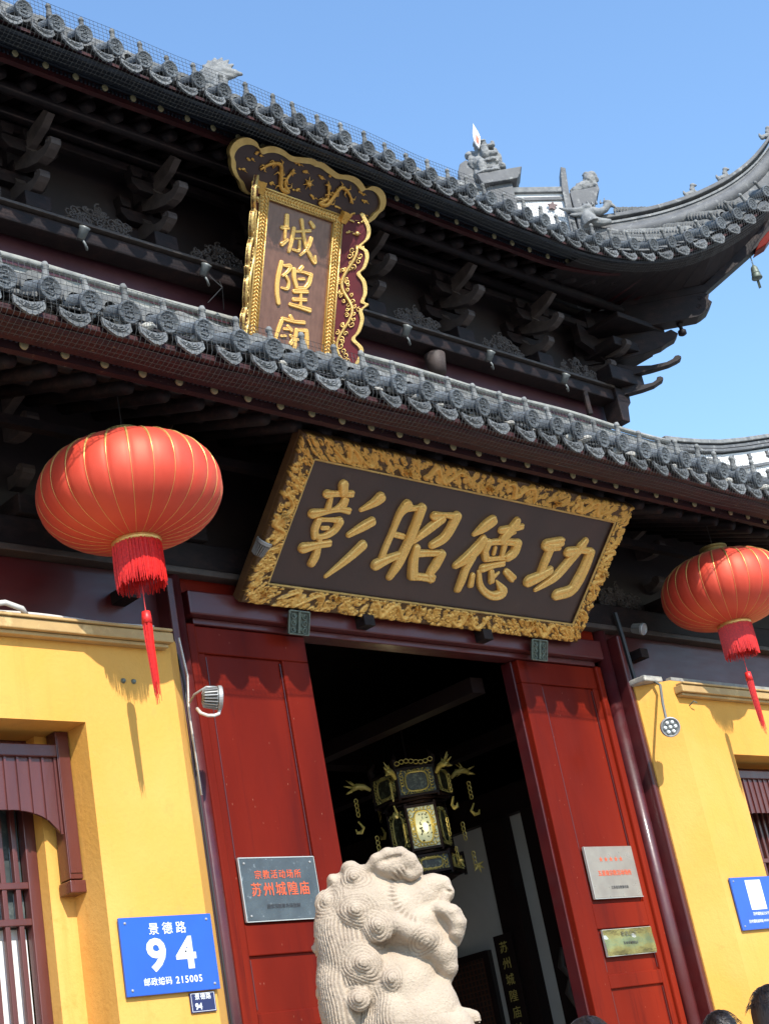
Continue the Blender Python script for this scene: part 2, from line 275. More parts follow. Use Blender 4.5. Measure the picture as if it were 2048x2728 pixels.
BIG=[[[-1.221, 0.891, 0.035], [-1.197, 0.837, 0.033]], [[-1.325, 0.809, 0.03], [-1.249, 0.821, 0.021], [-1.121, 0.841, 0.025]], [[-1.279, 0.787, 0.018], [-1.272, 0.716, 0.023]], [[-1.164, 0.794, 0.023], [-1.173, 0.756, 0.023], [-1.203, 0.722, 0.018]], [[-1.136, 0.795, 0.014], [-1.139, 0.743, 0.016]], [[-1.383, 0.663, 0.033], [-1.271, 0.694, 0.02], [-1.176, 0.722, 0.019], [-1.093, 0.724, 0.024]], [[-1.315, 0.622, 0.027], [-1.315, 0.563, 0.027], [-1.292, 0.515, 0.026]], [[-1.322, 0.628, 0.019], [-1.229, 0.641, 0.015], [-1.137, 0.651, 0.024]], [[-1.137, 0.64, 0.031], [-1.148, 0.586, 0.026], [-1.185, 0.548, 0.025], [-1.229, 0.523, 0.02], [-1.288, 0.515, 0.019]], [[-1.254, 0.579, 0.015], [-1.207, 0.585, 0.015]], [[-1.246, 0.521, 0.018], [-1.24, 0.47, 0.023], [-1.231, 0.39, 0.03], [-1.239, 0.33, 0.028]], [[-1.355, 0.426, 0.037], [-1.261, 0.456, 0.026], [-1.156, 0.485, 0.026]], [[-0.874, 0.853, 0.042], [-0.917, 0.805, 0.03], [-0.992, 0.746, 0.016]], [[-0.867, 0.682, 0.034], [-0.937, 0.63, 0.032], [-1.017, 0.563, 0.021]], [[-0.87, 0.511, 0.036], [-0.956, 0.395, 0.029], [-1.077, 0.255, 0.014]], [[-0.617, 0.835, 0.045], [-0.649, 0.77, 0.03], [-0.653, 0.64, 0.025], [-0.66, 0.516, 0.025], [-0.66, 0.416, 0.025]], [[-0.611, 0.813, 0.028], [-0.547, 0.823, 0.02], [-0.476, 0.841, 0.025]], [[-0.477, 0.833, 0.04], [-0.474, 0.718, 0.038], [-0.478, 0.586, 0.038], [-0.493, 0.437, 0.039], [-0.523, 0.316, 0.026]], [[-0.624, 0.621, 0.022], [-0.542, 0.616, 0.022]], [[-0.686, 0.39, 0.042], [-0.612, 0.437, 0.033], [-0.5, 0.49, 0.025]], [[-0.333, 0.8, 0.033], [-0.239, 0.818, 0.02], [-0.138, 0.825, 0.028]], [[-0.127, 0.822, 0.043], [-0.137, 0.742, 0.04], [-0.167, 0.659, 0.039], [-0.247, 0.593, 0.03]], [[-0.245, 0.79, 0.03], [-0.309, 0.734, 0.035], [-0.381, 0.654, 0.03], [-0.448, 0.567, 0.013]], [[-0.38, 0.552, 0.031], [-0.368, 0.468, 0.037], [-0.321, 0.355, 0.042]], [[-0.342, 0.518, 0.029], [-0.227, 0.533, 0.025], [-0.129, 0.545, 0.025]], [[-0.13, 0.537, 0.038], [-0.145, 0.456, 0.04], [-0.164, 0.39, 0.032], [-0.131, 0.346, 0.033]], [[-0.317, 0.348, 0.032], [-0.226, 0.351, 0.028], [-0.125, 0.354, 0.033]], [[0.233, 0.843, 0.045], [0.182, 0.795, 0.043], [0.113, 0.722, 0.019]], [[0.217, 0.7, 0.034], [0.189, 0.619, 0.05], [0.13, 0.547, 0.043], [0.051, 0.473, 0.027]], [[0.171, 0.552, 0.039], [0.16, 0.47, 0.033], [0.164, 0.381, 0.033], [0.164, 0.299, 0.028]], [[0.481, 0.878, 0.032], [0.465, 0.827, 0.04], [0.425, 0.756, 0.04], [0.404, 0.712, 0.034]], [[0.362, 0.788, 0.028], [0.45, 0.813, 0.028], [0.558, 0.844, 0.024]], [[0.458, 0.777, 0.025], [0.505, 0.796, 0.02]], [[0.277, 0.679, 0.034], [0.279, 0.614, 0.032], [0.319, 0.562, 0.03]], [[0.288, 0.681, 0.022], [0.408, 0.705, 0.026], [0.581, 0.719, 0.028]], [[0.575, 0.71, 0.041], [0.577, 0.644, 0.041], [0.535, 0.598, 0.034]], [[0.323, 0.555, 0.022], [0.415, 0.57, 0.018], [0.535, 0.598, 0.021]], [[0.376, 0.651, 0.016], [0.385, 0.604, 0.016]], [[0.456, 0.678, 0.025], [0.473, 0.606, 0.02]], [[0.327, 0.486, 0.032], [0.421, 0.518, 0.024], [0.518, 0.546, 0.024]], [[0.258, 0.42, 0.022], [0.276, 0.344, 0.025]], [[0.31, 0.455, 0.018], [0.365, 0.363, 0.026], [0.457, 0.307, 0.029], [0.555, 0.292, 0.035], [0.624, 0.333, 0.043], [0.527, 0.406, 0.009]], [[0.43, 0.469, 0.024], [0.469, 0.399, 0.027]], [[0.46, 0.415, 0.02], [0.514, 0.471, 0.011]], [[0.584, 0.488, 0.028], [0.67, 0.447, 0.034]], [[0.883, 0.743, 0.045], [1.026, 0.787, 0.04]], [[0.903, 0.728, 0.037], [1.024, 0.748, 0.033]], [[0.941, 0.725, 0.036], [0.94, 0.623, 0.036], [0.939, 0.521, 0.03]], [[0.853, 0.443, 0.049], [0.952, 0.497, 0.042], [1.037, 0.558, 0.032]], [[1.151, 0.718, 0.041], [1.256, 0.749, 0.029], [1.377, 0.756, 0.029]], [[1.295, 0.831, 0.028], [1.265, 0.776, 0.038]], [[1.399, 0.741, 0.045], [1.403, 0.628, 0.051], [1.389, 0.504, 0.055], [1.35, 0.421, 0.049], [1.218, 0.372, 0.046]], [[1.25, 0.739, 0.038], [1.207, 0.665, 0.041], [1.135, 0.536, 0.04], [1.059, 0.458, 0.03], [0.969, 0.384, 0.018]]]
TALL=[[[-0.139, -0.076, 0.022], [-0.136, -0.154, 0.024]], [[-0.18, -0.185, 0.019], [-0.109, -0.174, 0.011]], [[-0.146, -0.195, 0.014], [-0.142, -0.269, 0.014]], [[-0.166, -0.32, 0.021], [-0.109, -0.268, 0.012]], [[-0.058, -0.16, 0.019], [-0.07, -0.269, 0.019], [-0.089, -0.361, 0.014]], [[-0.031, -0.179, 0.011], [0.116, -0.133, 0.015]], [[-0.03, -0.236, 0.009], [0.027, -0.221, 0.009]], [[0.015, -0.247, 0.012], [0.014, -0.327, 0.015], [-0.048, -0.335, 0.011]], [[0.016, -0.072, 0.02], [0.038, -0.146, 0.017], [0.081, -0.268, 0.02], [0.126, -0.325, 0.02], [0.192, -0.384, 0.019], [0.194, -0.327, 0.01]], [[0.133, -0.197, 0.021], [0.111, -0.271, 0.018], [0.063, -0.333, 0.012], [0.032, -0.36, 0.012]], [[0.113, -0.064, 0.017], [0.146, -0.09, 0.022]], [[-0.156, -0.469, 0.021], [-0.179, -0.602, 0.021], [-0.177, -0.713, 0.021], [-0.153, -0.801, 0.022]], [[-0.125, -0.487, 0.011], [-0.059, -0.478, 0.02], [-0.091, -0.535, 0.014], [-0.13, -0.571, 0.012]], [[-0.092, -0.573, 0.015], [-0.064, -0.611, 0.015], [-0.072, -0.666, 0.015], [-0.134, -0.673, 0.009]], [[0.065, -0.451, 0.017], [0.039, -0.484, 0.017]], [[-0.018, -0.495, 0.022], [-0.011, -0.561, 0.022], [0.021, -0.629, 0.02]], [[-0.017, -0.509, 0.011], [0.069, -0.492, 0.012], [0.168, -0.494, 0.018]], [[0.163, -0.496, 0.022], [0.151, -0.567, 0.021], [0.112, -0.618, 0.017]], [[0.026, -0.635, 0.013], [0.112, -0.618, 0.015]], [[0.042, -0.559, 0.011], [0.095, -0.546, 0.013]], [[0.001, -0.671, 0.019], [0.139, -0.642, 0.017]], [[0.003, -0.738, 0.017], [0.132, -0.712, 0.015]], [[-0.03, -0.787, 0.016], [0.072, -0.786, 0.018], [0.18, -0.788, 0.022]], [[0.073, -0.665, 0.012], [0.08, -0.777, 0.015]], [[-0.015, -0.885, 0.019], [0.007, -0.91, 0.019]], [[-0.097, -0.919, 0.016], [0.027, -0.917, 0.015], [0.133, -0.901, 0.017]], [[-0.104, -0.942, 0.018], [-0.129, -1.019, 0.018], [-0.149, -1.097, 0.016], [-0.162, -1.155, 0.014]], [[-0.07, -0.998, 0.011], [-0.004, -0.987, 0.013]], [[-0.035, -0.968, 0.014], [0.007, -0.993, 0.018]], [[-0.091, -1.062, 0.011], [-0.045, -1.049, 0.011]], [[0.002, -1.039, 0.014], [0.033, -1.058, 0.019], [0.009, -1.104, 0.018]], [[0.058, -0.978, 0.017], [0.054, -1.072, 0.019], [0.055, -1.128, 0.019]], [[0.063, -0.98, 0.013], [0.164, -0.962, 0.017]], [[0.165, -0.969, 0.022], [0.178, -1.046, 0.022], [0.178, -1.14, 0.022]], [[0.081, -1.055, 0.011], [0.167, -1.04, 0.011]], [[0.09, -1.14, 0.011], [0.177, -1.125, 0.011]]]
# ============================================================ SETTING
MB().grid([[(x, y, 0) for x in (-600, 600)] for y in (-600, 600)]).build('ground', 'ground', kind='structure')
pv = MB().box(-11, 11, -5.2, .6, .002, .14).build('pavement', 'paving', kind='structure', bevel=.01)
# ============================================================ GATEHOUSE
G = thing('temple_gatehouse', 'two-tiered temple gatehouse with yellow walls, red doors and grey tiled upturned eaves', 'temple', (0, 0, 0))

# ---- eave curves
def lo_e(x): return Vector((x, -1.1, 5.80))
UX = [0, 2.6, 3.3, 4.1, 4.8, 5.5, 5.93, 6.2, 6.34]; UY = [.18, .18, .17, .05, -.12, -.32, -.46, -.60, -.70]; UZ = [9.02, 9.00, 9.01, 9.09, 9.31, 9.69, 9.99, 10.24, 10.42]
def smooth_interp(x, X, Y):
    x = abs(x); i = max(0, min(len(X)-2, int(np.searchsorted(X, x))-1)); h = X[i+1]-X[i]
    def d(k):
        if k == 0 or k == len(X)-1:
            return (Y[1]-Y[0])/(X[1]-X[0]) if k == 0 else (Y[-1]-Y[-2])/(X[-1]-X[-2])
        return .5*((Y[k+1]-Y[k])/(X[k+1]-X[k]) + (Y[k]-Y[k-1])/(X[k]-X[k-1]))
    t = (x-X[i])/h
    return (2*t**3-3*t*t+1)*Y[i] + (t**3-2*t*t+t)*h*d(i) + (-2*t**3+3*t*t)*Y[i+1] + (t**3-t*t)*h*d(i+1)
def up_e(x): return Vector((x, smooth_interp(x, UX, UY), smooth_interp(x, UX, UZ)))
def frame(e, x):                                       # outward (horizontal) normal of the eave line
    t = (e(x+.02)-e(x-.02)); o = Vector((t.y, -t.x, 0)).normalized(); return t.normalized(), o
def sweep(e, xs, sec):                                 # sec: closed polygon of (out, dz)
    mb = MB(); n = len(sec); vs = []
    for x in xs:
        P = e(x); t, o = frame(e, x)
        for a, b in sec: vs.append(P + o*a + Vector((0, 0, b)))
    m = len(xs); fs = [(i*n+k, (i+1)*n+k, (i+1)*n+(k+1) % n, i*n+(k+1) % n) for i in range(m-1) for k in range(n)]
    fs += [tuple(range(n)), tuple(range((m-1)*n, m*n))[::-1]]
    return mb.add(vs, fs)
def rect(a0, a1, b0, b1): return [(a0, b0), (a1, b0), (a1, b1), (a0, b1)]

# ---- tile pieces (local: -y is out of the eave, x along it, origin at the disc centre)
def disc_mesh():
    mb = MB(); t = math.radians(12); ax = (0, -math.cos(t), -math.sin(t))
    mb.lathe([(.001, -.02), (.067, -.02), (.067, .006), (.064, .010), (.057, .010), (.054, .004), (.001, .004)], (0, 0, 0), 20, ax)
    A = Vector(ax); a = Vector((1, 0, 0)); b = A.cross(a)
    for k, (dx, dz, w, ln, an) in enumerate([(-.018, .022, .006, .03, .2), (.014, .024, .006, .026, 1.4), (-.02, -.004, .006, .026, 1.2), (.004, .004, .007, .04, .1), (.022, -.004, .005, .024, 1.7), (-.012, -.026, .006, .034, -.2), (.018, -.026, .006, .022, .9), (0, .036, .005, .03, 0)]):
        d = a*math.cos(an)+b*math.sin(an); c = A*.006 + a*dx + b*dz
        mb.tube([c-d*ln/2, c+d*ln/2], w*.8, 5)
    # smooth end tile lying on the slope behind the disc
    for seg in range(1):
        P = []
        for j, y in enumerate((0, .06, .17)):
            r = .056+.004*j*0; z0 = y*.50
            P.append([(r*math.cos(q), y, z0 + r*math.sin(q)-.004) for q in np.linspace(-.15*math.pi, 1.15*math.pi, 11)])
        mb.grid(P)
    return mb.mesh('eave_tile', True)
def rib_mesh(length, slope, sag, n):
    mb = MB()
    for i in range(n):
        y = .14+length*i/n; z0 = y*slope+sag*y*y; dy = length/n
        Rr = .069 + .003*math.sin(i*2.1); k = 9
        qs = np.linspace(-.1*math.pi, 1.1*math.pi, k)
        z1 = z0 + dy*.95*(slope+2*sag*y) - .012
        a = [(Rr*math.cos(q), y, z0+.012+Rr*math.sin(q)) for q in qs]; b = [(Rr*.70*math.cos(q), y-.001, z0+Rr*.70*math.sin(q)) for q in qs]; a2 = [(Rr*math.cos(q), y+dy*.42, z0+dy*.42*slope+.010+Rr*math.sin(q)) for q in qs]
        c = [(Rr*.72*math.cos(q), y+dy*.45, z0+dy*.45*slope+Rr*.72*math.sin(q)) for q in qs]; d = [(Rr*.70*math.cos(q), y+dy*1.0, z1+.012+Rr*.70*math.sin(q)) for q in qs]
        mb.grid([b, a, a2, c, d])
    return mb.mesh('tile_row')
def nail_mesh():
    return MB().lathe([(.001, 0), (.026, 0), (.026, .015), (.019, .05), (.016, .085), (.021, .088), (.021, .096), (.014, .112), (.001, .116)], (0, .035, .048), 9).mesh('nail_cap', True)
def drip_mesh():
    mb = MB(); N = 13; A = []; B = []
    for i in range(N):
        u = -1+2*i/(N-1); x = .088*u
        A.append((x, .018*u*u*1.6 - .006)); B.append((x, -.032 - .055*(1-abs(u)**1.7) - .010*abs(math.sin(u*math.pi*2.5))*(1-abs(u))))
    fn = lambda a, b, w: (a, -.012 + w + b*.20, b)
    mb.strip(A, B, fn, 0, .016)
    for k in range(3):                                # raised scroll ridges
        s = .82-.24*k
        mb.tube([fn(.088*u*s, (-.006+.018*u*u)*1 - .010 - .012*k if False else -.012-.016*k*0 - (.055*s)*(1-abs(u)**1.8), -.003) for u in np.linspace(-1, 1, 11)], .0042, 4)
    for u in (-.5, 0, .5): mb.tube([fn(.05*u, -.02, -.004), fn(.09*u, -.045, -.004)], .005, 4)
    P = []                                            # concave under-tile running back up the slope
    for y in (0, .08, .2): P.append([(.098*u, y, .018*u*u*1.6-.008 + y*.5) for u in np.linspace(-1, 1, 7)])
    mb.grid(P)
    return mb.mesh('drip_tile')
DISC, NAIL, DRIP = disc_mesh(), nail_mesh(), drip_mesh()
RIB_LO, RIB_UP = rib_mesh(2.1, .60, .075, 66), rib_mesh(1.3, .55, .06, 40)

def roof_skin(e, xs, yend, slope, sag, name, par):
    P = []
    for x in xs:
        E = e(x); ye = yend(x); row = []
        for s in np.linspace(0, 1, 9):
            d = .06+(ye-E.y-.06)*s if ye-E.y > .1 else .06+.05*s
            row.append((x, E.y+d, E.z-.075+slope*d+sag*d*d))
        P.append(row)
    return P
def side_flip(P): return [[(5.7-y, 5.7-x, z) for x, y, z in row] for row in P]

def make_roof(name, e, x0, x1, n, rib, step, par, side=False):
    rf = par
    for i in range(n):
        x = x0+step*i; E = e(x); t, o = frame(e, x); rz = math.atan2(o.x, -o.y)
        tilt = math.asin(max(-.8, min(.8, t.z)))
        for nm, me, mt, dx, dz in (('eave_tile', DISC, 'tile_disc', 0, 0), ('nail_cap', NAIL, 'tile', 0, 0), ('tile_row', rib, 'tile', 0, 0), ('drip_tile', DRIP, 'tile_pale', .5, -.105)):
            if nm == 'tile_row' and abs(x) > 5.9 and e is up_e: continue
            jx, jz, jr = random.uniform(-.014, .014), random.uniform(-.010, .008), random.uniform(-.09, .09)
            Pq = e(x+step*dx); o2 = link(nm, me, mt, rf)
            o2.location = Pq + Vector((jx, 0, dz+jz)); o2.rotation_euler = Matrix.Rotation(rz+jr, 3, 'Z').to_4x4().to_3x3().to_euler() if False else (0, -tilt, rz+jr)
            if nm == 'nail_cap': o2.rotation_euler = (random.uniform(-.08, .08), -tilt+random.uniform(-.08, .08), rz); o2.scale = (1, 1, random.uniform(1.0, 1.22))
LRf = MB()
P = roof_skin(lo_e, [-7, 9], lambda x: 1.25, .60, .075, '', None); LRf.grid(P)
LR = LRf.build('lower_roof', 'tile', G, label='lower grey tiled roof sloping out over the doors')
make_roof('lower', lo_e, -5.06, 5.0, 46, RIB_LO, .253, LR)
# upper roof skin, front and right slopes
xs = list(np.linspace(-6.3, 6.3, 64))
ye = lambda x: min(3.4, 5.7-abs(x))
Pf = roof_skin(up_e, xs, ye, .55, .06, '', None)
URm = MB(); URm.grid(Pf); URm.grid(side_flip(roof_skin(up_e, [x for x in xs if x > 2.2], ye, .55, .06, '', None)))
UR = URm.build('upper_roof', 'tile', G, label='upper grey tiled roof with an upturned corner')
make_roof('upper', up_e, -4.33, 6.3, 43, RIB_UP, .2505, UR)
# side eave tiles past the corner (seen edge-on from the street)
# ---- fascia bands
for e, xs2, par, nm in ((lo_e, [-7, -3, 0, 4, 9], LR, 'lower'), (up_e, xs, UR, 'upper')):
    sweep(e, xs2, rect(-.30, -.035, -.155, -.125) if e is lo_e else [(-.36, .012), (-.035, -.150), (-.035, -.125), (-.36, .03)]).build('tile_board', 'fascia', par)
    sweep(e, xs2, [(-.27, -.055), (-.10, -.180), (-.08, -.165), (-.25, -.035)] if e is lo_e else [(-.36, -.008), (-.06, -.185), (-.04, -.170), (-.34, .010)]).build('fascia_board', 'fascia' if e is lo_e else 'band', par)
    sweep(e, xs2, rect(-.292, -.272, -.135, -.045) if e is lo_e else rect(-.385, -.365, -.012, .01)).build('edge_band', 'band', par)
    sweep(e, xs2, rect(-.42, -.375, -.160, -.075) if e is lo_e else rect(-.45, -.405, -.09, -.0)).build('rafter_fascia', 'fascia' if e is lo_e else 'maroon', par)
# dentils between the rafter ends
dn = MB()
for e, a, b in ((lo_e, -4.7, 4.6), (up_e, -3.2, 5.6)):
    x = a
    while x < b:
        E = e(x); t, o = frame(e, x); c = E + o*(-.355 if e is lo_e else -.385)
        q = c + Vector((0, 0, -.118 if e is lo_e else -.055)); w = t*.0085
        dn.add([q-w, q+w, q+w+Vector((0, 0, .03)), q-w+Vector((0, 0, .03))] + [p-o*.012 for p in (q-w, q+w, q+w+Vector((0, 0, .03)), q-w+Vector((0, 0, .03)))], [(0, 1, 2, 3), (0, 4, 5, 1), (3, 2, 6, 7), (0, 3, 7, 4), (1, 5, 6, 2)])
        x += .034
dn.build('dentil_strip', 'band', G, kind='stuff')
# ---- flying rafters with pale ends, round eave rafters behind them
FR = MB().tube([(0, 0, 0), (0, .65, .22)], .029, 8).mesh('flying_rafter', True)
RE = MB().lathe([(.001, 0), (.026, 0), (.026, .010), (.022, .013), (.001, .013)], (0, 0, 0), 12, (0, -1, -.12)).mesh('rafter_end', True)
ER = MB().tube([(0, 0, 0), (0, 1.05, .42)], .046, 10).mesh('eave_rafter', True)
for i in range(-19, 20):
    x = .055+.253*i; a = link('flying_rafter', FR, 'wood', LR); a.location = (x, -.725, 5.675)
    b = link('rafter_end', RE, 'raftend', LR); b.location = (x, -.735, 5.676); b.scale = (1, 1, random.uniform(.93, 1.07)); b.rotation_euler = (0, random.uniform(-.1, .1), 0)
    c = link('eave_rafter', ER, 'wood', LR); c.location = (x+.01, -.58, 5.67)
i = 0; x = -4.18
while x < 6.0:
    E = up_e(x); t, o = frame(up_e, x); p = E - o*.39 + Vector((0, 0, -.032 + (.02 if x > 4.6 else 0)))
    rz = math.atan2(o.x, -o.y)
    fan = 0 if x < 3.2 else -(x-3.2)*.42
    a = link('flying_rafter', FR, 'wood', UR); a.location = p; a.rotation_euler = (0 if x < 3.3 else .12, 0, rz*.4+(-fan*.42))
    b = link('rafter_end', RE, 'raftend', UR); b.location = p + o*.002; b.rotation_euler = (0, 0, rz)
    if x < 4.9:
        c = link('eave_rafter', ER, 'wood', UR); c.location = p - o*.20 + Vector((.01, 0, -.02)); c.rotation_euler = (0, 0, -fan*.4)
    x += .2520
# ---- soffits
def soff(e, xs, yb, zb, par, d0=-.26, z0=-.06):
    P = [[e(x)+Vector((0, -d0, z0)), Vector((x, (e(x).y+yb)/2, (e(x).z+z0+zb)/2+.05)), Vector((x, yb, max(zb, e(x).z+.0)))] for x in xs]
    return MB().grid(P).build('soffit', 'soffit', par)
soff(lo_e, [-7, 0, 9], .5, 6.35, LR)
soff(up_e, [x for x in xs if -6.3 < x < 5.2], 1.5, 9.50, UR)

# ---- bird netting in front of the tile ends
def netting(e, x0, x1, step, par, top=.065):
    mb = MB(); r = .0015
    prof = [(.085, top), (.088, -.03), (.080, -.17), (.045, -.225), (-.03, -.262), (-.08, -.275)]
    lev = [(.085, top-.034*k) for k in range(int((top+.17)/.034)+1)] + [(.066, -.19), (.050, -.215), (.02, -.235), (-.012, -.252), (-.04, -.262), (-.07, -.27)]
    n = int((x1-x0)/step)
    for i in range(n+1):
        x = x0+step*i; E = e(x); t, o = frame(e, x); w = math.sin(x*5.1)*.007+math.sin(x*17)*.003
        mb.tube([E+o*(a+w)+Vector((random.uniform(-.002, .002), 0, b)) for a, b in prof], r, 3, False)
    for a, b in lev:
        mb.tube([e(x)+frame(e, x)[1]*(a+math.sin(x*5.1)*.007)+Vector((0, 0, b+math.sin(x*3.7+b*9)*.004)) for x in np.linspace(x0, x1, int((x1-x0)/.12))], r, 3, False)
    return mb.build('bird_netting', 'wire', par, kind='stuff')
netting(lo_e, -4.9, 4.6, .034, LR); netting(up_e, -3.4, 6.1, .034, UR)

# ---- ridge capping where the lower roof meets the upper wall
MB().box(-7, 5.35, 1.16, 1.30, 7.52, 7.625).build('ridge_capping', 'flash', LR, bevel=.01)
MB().tube([(x, 1.13+.01*math.sin(x*3), 7.645+.006*math.sin(x*2.2)) for x in np.linspace(-7, 5.3, 60)], .026, 8).build('ridge_roll', 'flash', LR, smooth=True)
mr = MB()
for k in range(60):
    x = -6+k*.19+random.uniform(-.05, .05); mr.ell((x, -1.03+random.uniform(-.02, .05), 5.77+random.uniform(-.02, .02)), (.035+random.random()*.03, .03, .018+random.random()*.014), 7, 5, Matrix.Rotation(random.random()*3, 3, 'Z'))
mr.build('mortar_lumps', 'mortar', LR, kind='stuff')

# ---- upper storey wall, beams and brackets
MB().box(-4.6, 4.6, 1.32, 1.45, 7.4, 8.0999).build('upper_wall_board', 'purple_board', G)
MB().box(-4.6, 4.6, 1.34, 1.45, 8.10, 9.9).build('upper_wall', 'soffit', G)
MB().box(-4.9, 4.52, 1.10, 1.28, 7.95, 8.07).build('plate_beam', 'wood', G, bevel=.012)
MB().box(-4.9, 4.60, 1.06, 1.30, 8.074, 8.10).build('beam_cap', 'wood_edge', G, bevel=.005)
# corner post with carved foot
MB().prism([(-.10, 0), (.10, 0), (.13, -.02), (.12, -.07), (.07, -.12), (.09, -.2), (.13, -.28), (.12, -.36), (.06, -.42), (.02, -.60), (-.1, -.60)], lambda a, b, w: (4.56+a, w, 8.30+b), 1.06, 1.26).build('corner_post', 'wood', G, bevel=.01)
MB().cyl((4.0, 1.12, 7.70), (4.0, 1.12, 7.95), .03, .03, 10).build('short_strut', 'wood', G)
MB().lathe([(.01, 0), (.075, 0), (.088, .10), (.10, .19), (.092, .20), (.01, .205)], (1.9, 1.18, 7.72), 16).build('beam_knob', 'arm', G, smooth=True)

NOSE = [(-.024, .0), (-.018, .028), (.010, .040), (.040, .032), (.054, .008), (.085, .002), (.14, .010), (.20, .045), (.25, .095), (.285, .16), (.31, .23), (.70, .38), (.70, .16), (.52, .10), (.40, .02), (.28, -.035), (.16, -.070), (.08, -.068), (.02, -.045), (-.016, -.022)]
def nose(mb, y, z, th=.075, s=1.0, x=0):
    mb.prism([(y+a*s, z+b*s) for a, b in NOSE], lambda a, b, w: (x+w, a, b), -th/2, th/2)
def carve(mb, y, z, th=.075, x=0):                      # little scroll on both cheeks of a nose
    for sgn in (-1, 1): mb.tube(spiral((x+sgn*(th/2+.001), y+.016, z+.030), .022, 1.4, (0, 1, 0), (0, 0, 1), 0, 12), .0035, 4)
def bracket_set(x, y0, z0, tiers, par, mirror=False):
    # tiers: list of (y_tip, z_tip)
    first = MB(); first.box(-.11, .11, y0-.14, y0+.12, z0, z0+.13)
    b = first.build('bracket_set', 'wood', par, loc=(x, 0, 0), bevel=.008)
    for (yt, zt) in tiers:
        m = MB(); nose(m, yt, zt, .085, 1.08); carve(m, yt, zt-.018, .085); m.build('bracket_arm', 'arm', b)
        c = MB(); yy = yt+.33; w = .24                 # cross arm with bearing blocks
        c.prism([(-w, .03), (-w, -.02), (-w*.75, -.075), (-.08, -.075), (.08, -.075), (w*.75, -.075), (w, -.02), (w, .03)], lambda a, q, ww: (a, ww, zt+.17+q), yy-.035, yy+.035)
        for bx in (-w+.05, 0, w-.05):
            c.prism([(-.055, .0), (-.04, -.05), (.04, -.05), (.055, .0), (.055, .045), (-.055, .045)], lambda a, q, ww: (bx+a, ww, zt+.255+q), yy-.05, yy+.05)
        c.build('bracket_cross_arm', 'wood', b, bevel=.004)
    yt, zt = tiers[-1]                                 # beam-end stub above the last tier
    MB().prism([(0, 0), (.05, .07), (.45, .09), (.45, -.04), (.25, -.05), (.10, -.04)], lambda a, q, w: (w, yt-.06+a+.05, zt+.25+q*1.0+max(0, a)*-.25), -.032, .032).build('beam_end', 'arm', b, bevel=.004)
    return b
BR = [bracket_set(x, 1.20, 8.10, [(.97, 8.33), (.79, 8.50)], G) for x in (-3.40, -2.26, -1.12, 0.02, 1.14, 2.28, 3.42)]
# purlins the brackets carry
for y, z, r in ((.90, 8.95, .05), (1.22, 9.02, .05)):
    MB().tube([(-6, y, z), (4.7, y, z)], r, 10).build('eave_purlin', 'wood', G, smooth=True)
for y, z in ((1.14, 8.80),):
    MB().box(-6, 4.6, y-.03, y+.03, z-.035, z+.035).build('tie_rail', 'wood', G, bevel=.006)
# openwork panels between the brackets
def scroll_panel(w, h, seed, n=62, r=.0085):
    mb = MB(); rr = random.Random(seed)
    for k in range(n):
        a = rr.uniform(-w/2, w/2)*.92; b = rr.uniform(.08, .92)*h*(1-.55*abs(a)/(w/2))
        mb.tube(spiral((a, rr.uniform(-.008, .008), b), rr.uniform(.025, .045), 1.1, (1, 0, 0), (0, 0, 1), rr.uniform(0, 6), 10, rr.choice((-1, 1))), r, 5)
    mb.tube([(-w/2, 0, .008), (w/2, 0, .008)], .012, 5)
    return mb.mesh('carved_panel')
SP = [scroll_panel(.62, .24, s) for s in (1, 2, 3)]
for k, x in enumerate((-2.83, -1.69, -.55, .58, 1.71, 2.85, 3.98)):
    o = link('carved_panel', SP[k % 3], 'wood_edge', G); o.location = (x, 1.12, 8.10)
# corner bracket cluster: arms running out along the diagonal
dg = Vector((1, -1, 0)).normalized()
def diag(mb, poly, th):                               # poly (distance along diagonal from the post, z)
    sd = Vector((1, 1, 0)).normalized()
    mb.prism(poly, lambda a, b, w: Vector((4.55, 1.15, 0)) + dg*a + sd*w + Vector((0, 0, b)), -th/2, th/2)
def horn(L, z, s=1.):
    top = [(-.3, z+.10), (L*.10, z+.07), (L*.35, z-.0), (L*.6, z-.028), (L*.82, z-.022), (L*.92, z+.002), (L-.03, z+.030), (L+.005, z+.032)]
    bot = [(L+.03, z+.012), (L+.025, z-.015), (L-.02, z-.035), (L*.85, z-.062), (L*.6, z-.085), (L*.3, z-.10), (-.3, z-.14)]
    return top+bot
m = MB(); diag(m, horn(.50, 8.115), .09); m.build('corner_horn', 'wood', G, bevel=.006)
m = MB(); diag(m, horn(.74, 8.315), .09); m.build('corner_horn', 'wood', G, bevel=.006)
m = MB(); diag(m, [(-.3, 8.72), (.55, 8.66), (.66, 8.62), (.74, 8.64), (.80, 8.58), (.76, 8.53), (.68, 8.50), (.60, 8.46), (.40, 8.42), (.1, 8.40), (-.3, 8.40)], .13); m.build('corner_arm', 'wood', G, bevel=.006)
m = MB(); diag(m, [(-.6, 8.98), (1.16, 8.985), (1.22, 8.95), (1.20, 8.90), (1.23, 8.86), (1.17, 8.78), (1.10, 8.74), (1.05, 8.72), (-.6, 8.70)], .17)
sd = Vector((1, 1, 0)).normalized()
for sg in (-1, 1):
    for aa, zz in ((1.12, 8.92), (1.08, 8.83)): m.tube(spiral(Vector((4.55, 1.15, zz))+dg*aa+sd*(.087*sg), .03, 1.3, dg, (0, 0, 1), 0, 12), .005, 4)
m.build('hip_beam', 'wood', G, bevel=.006)
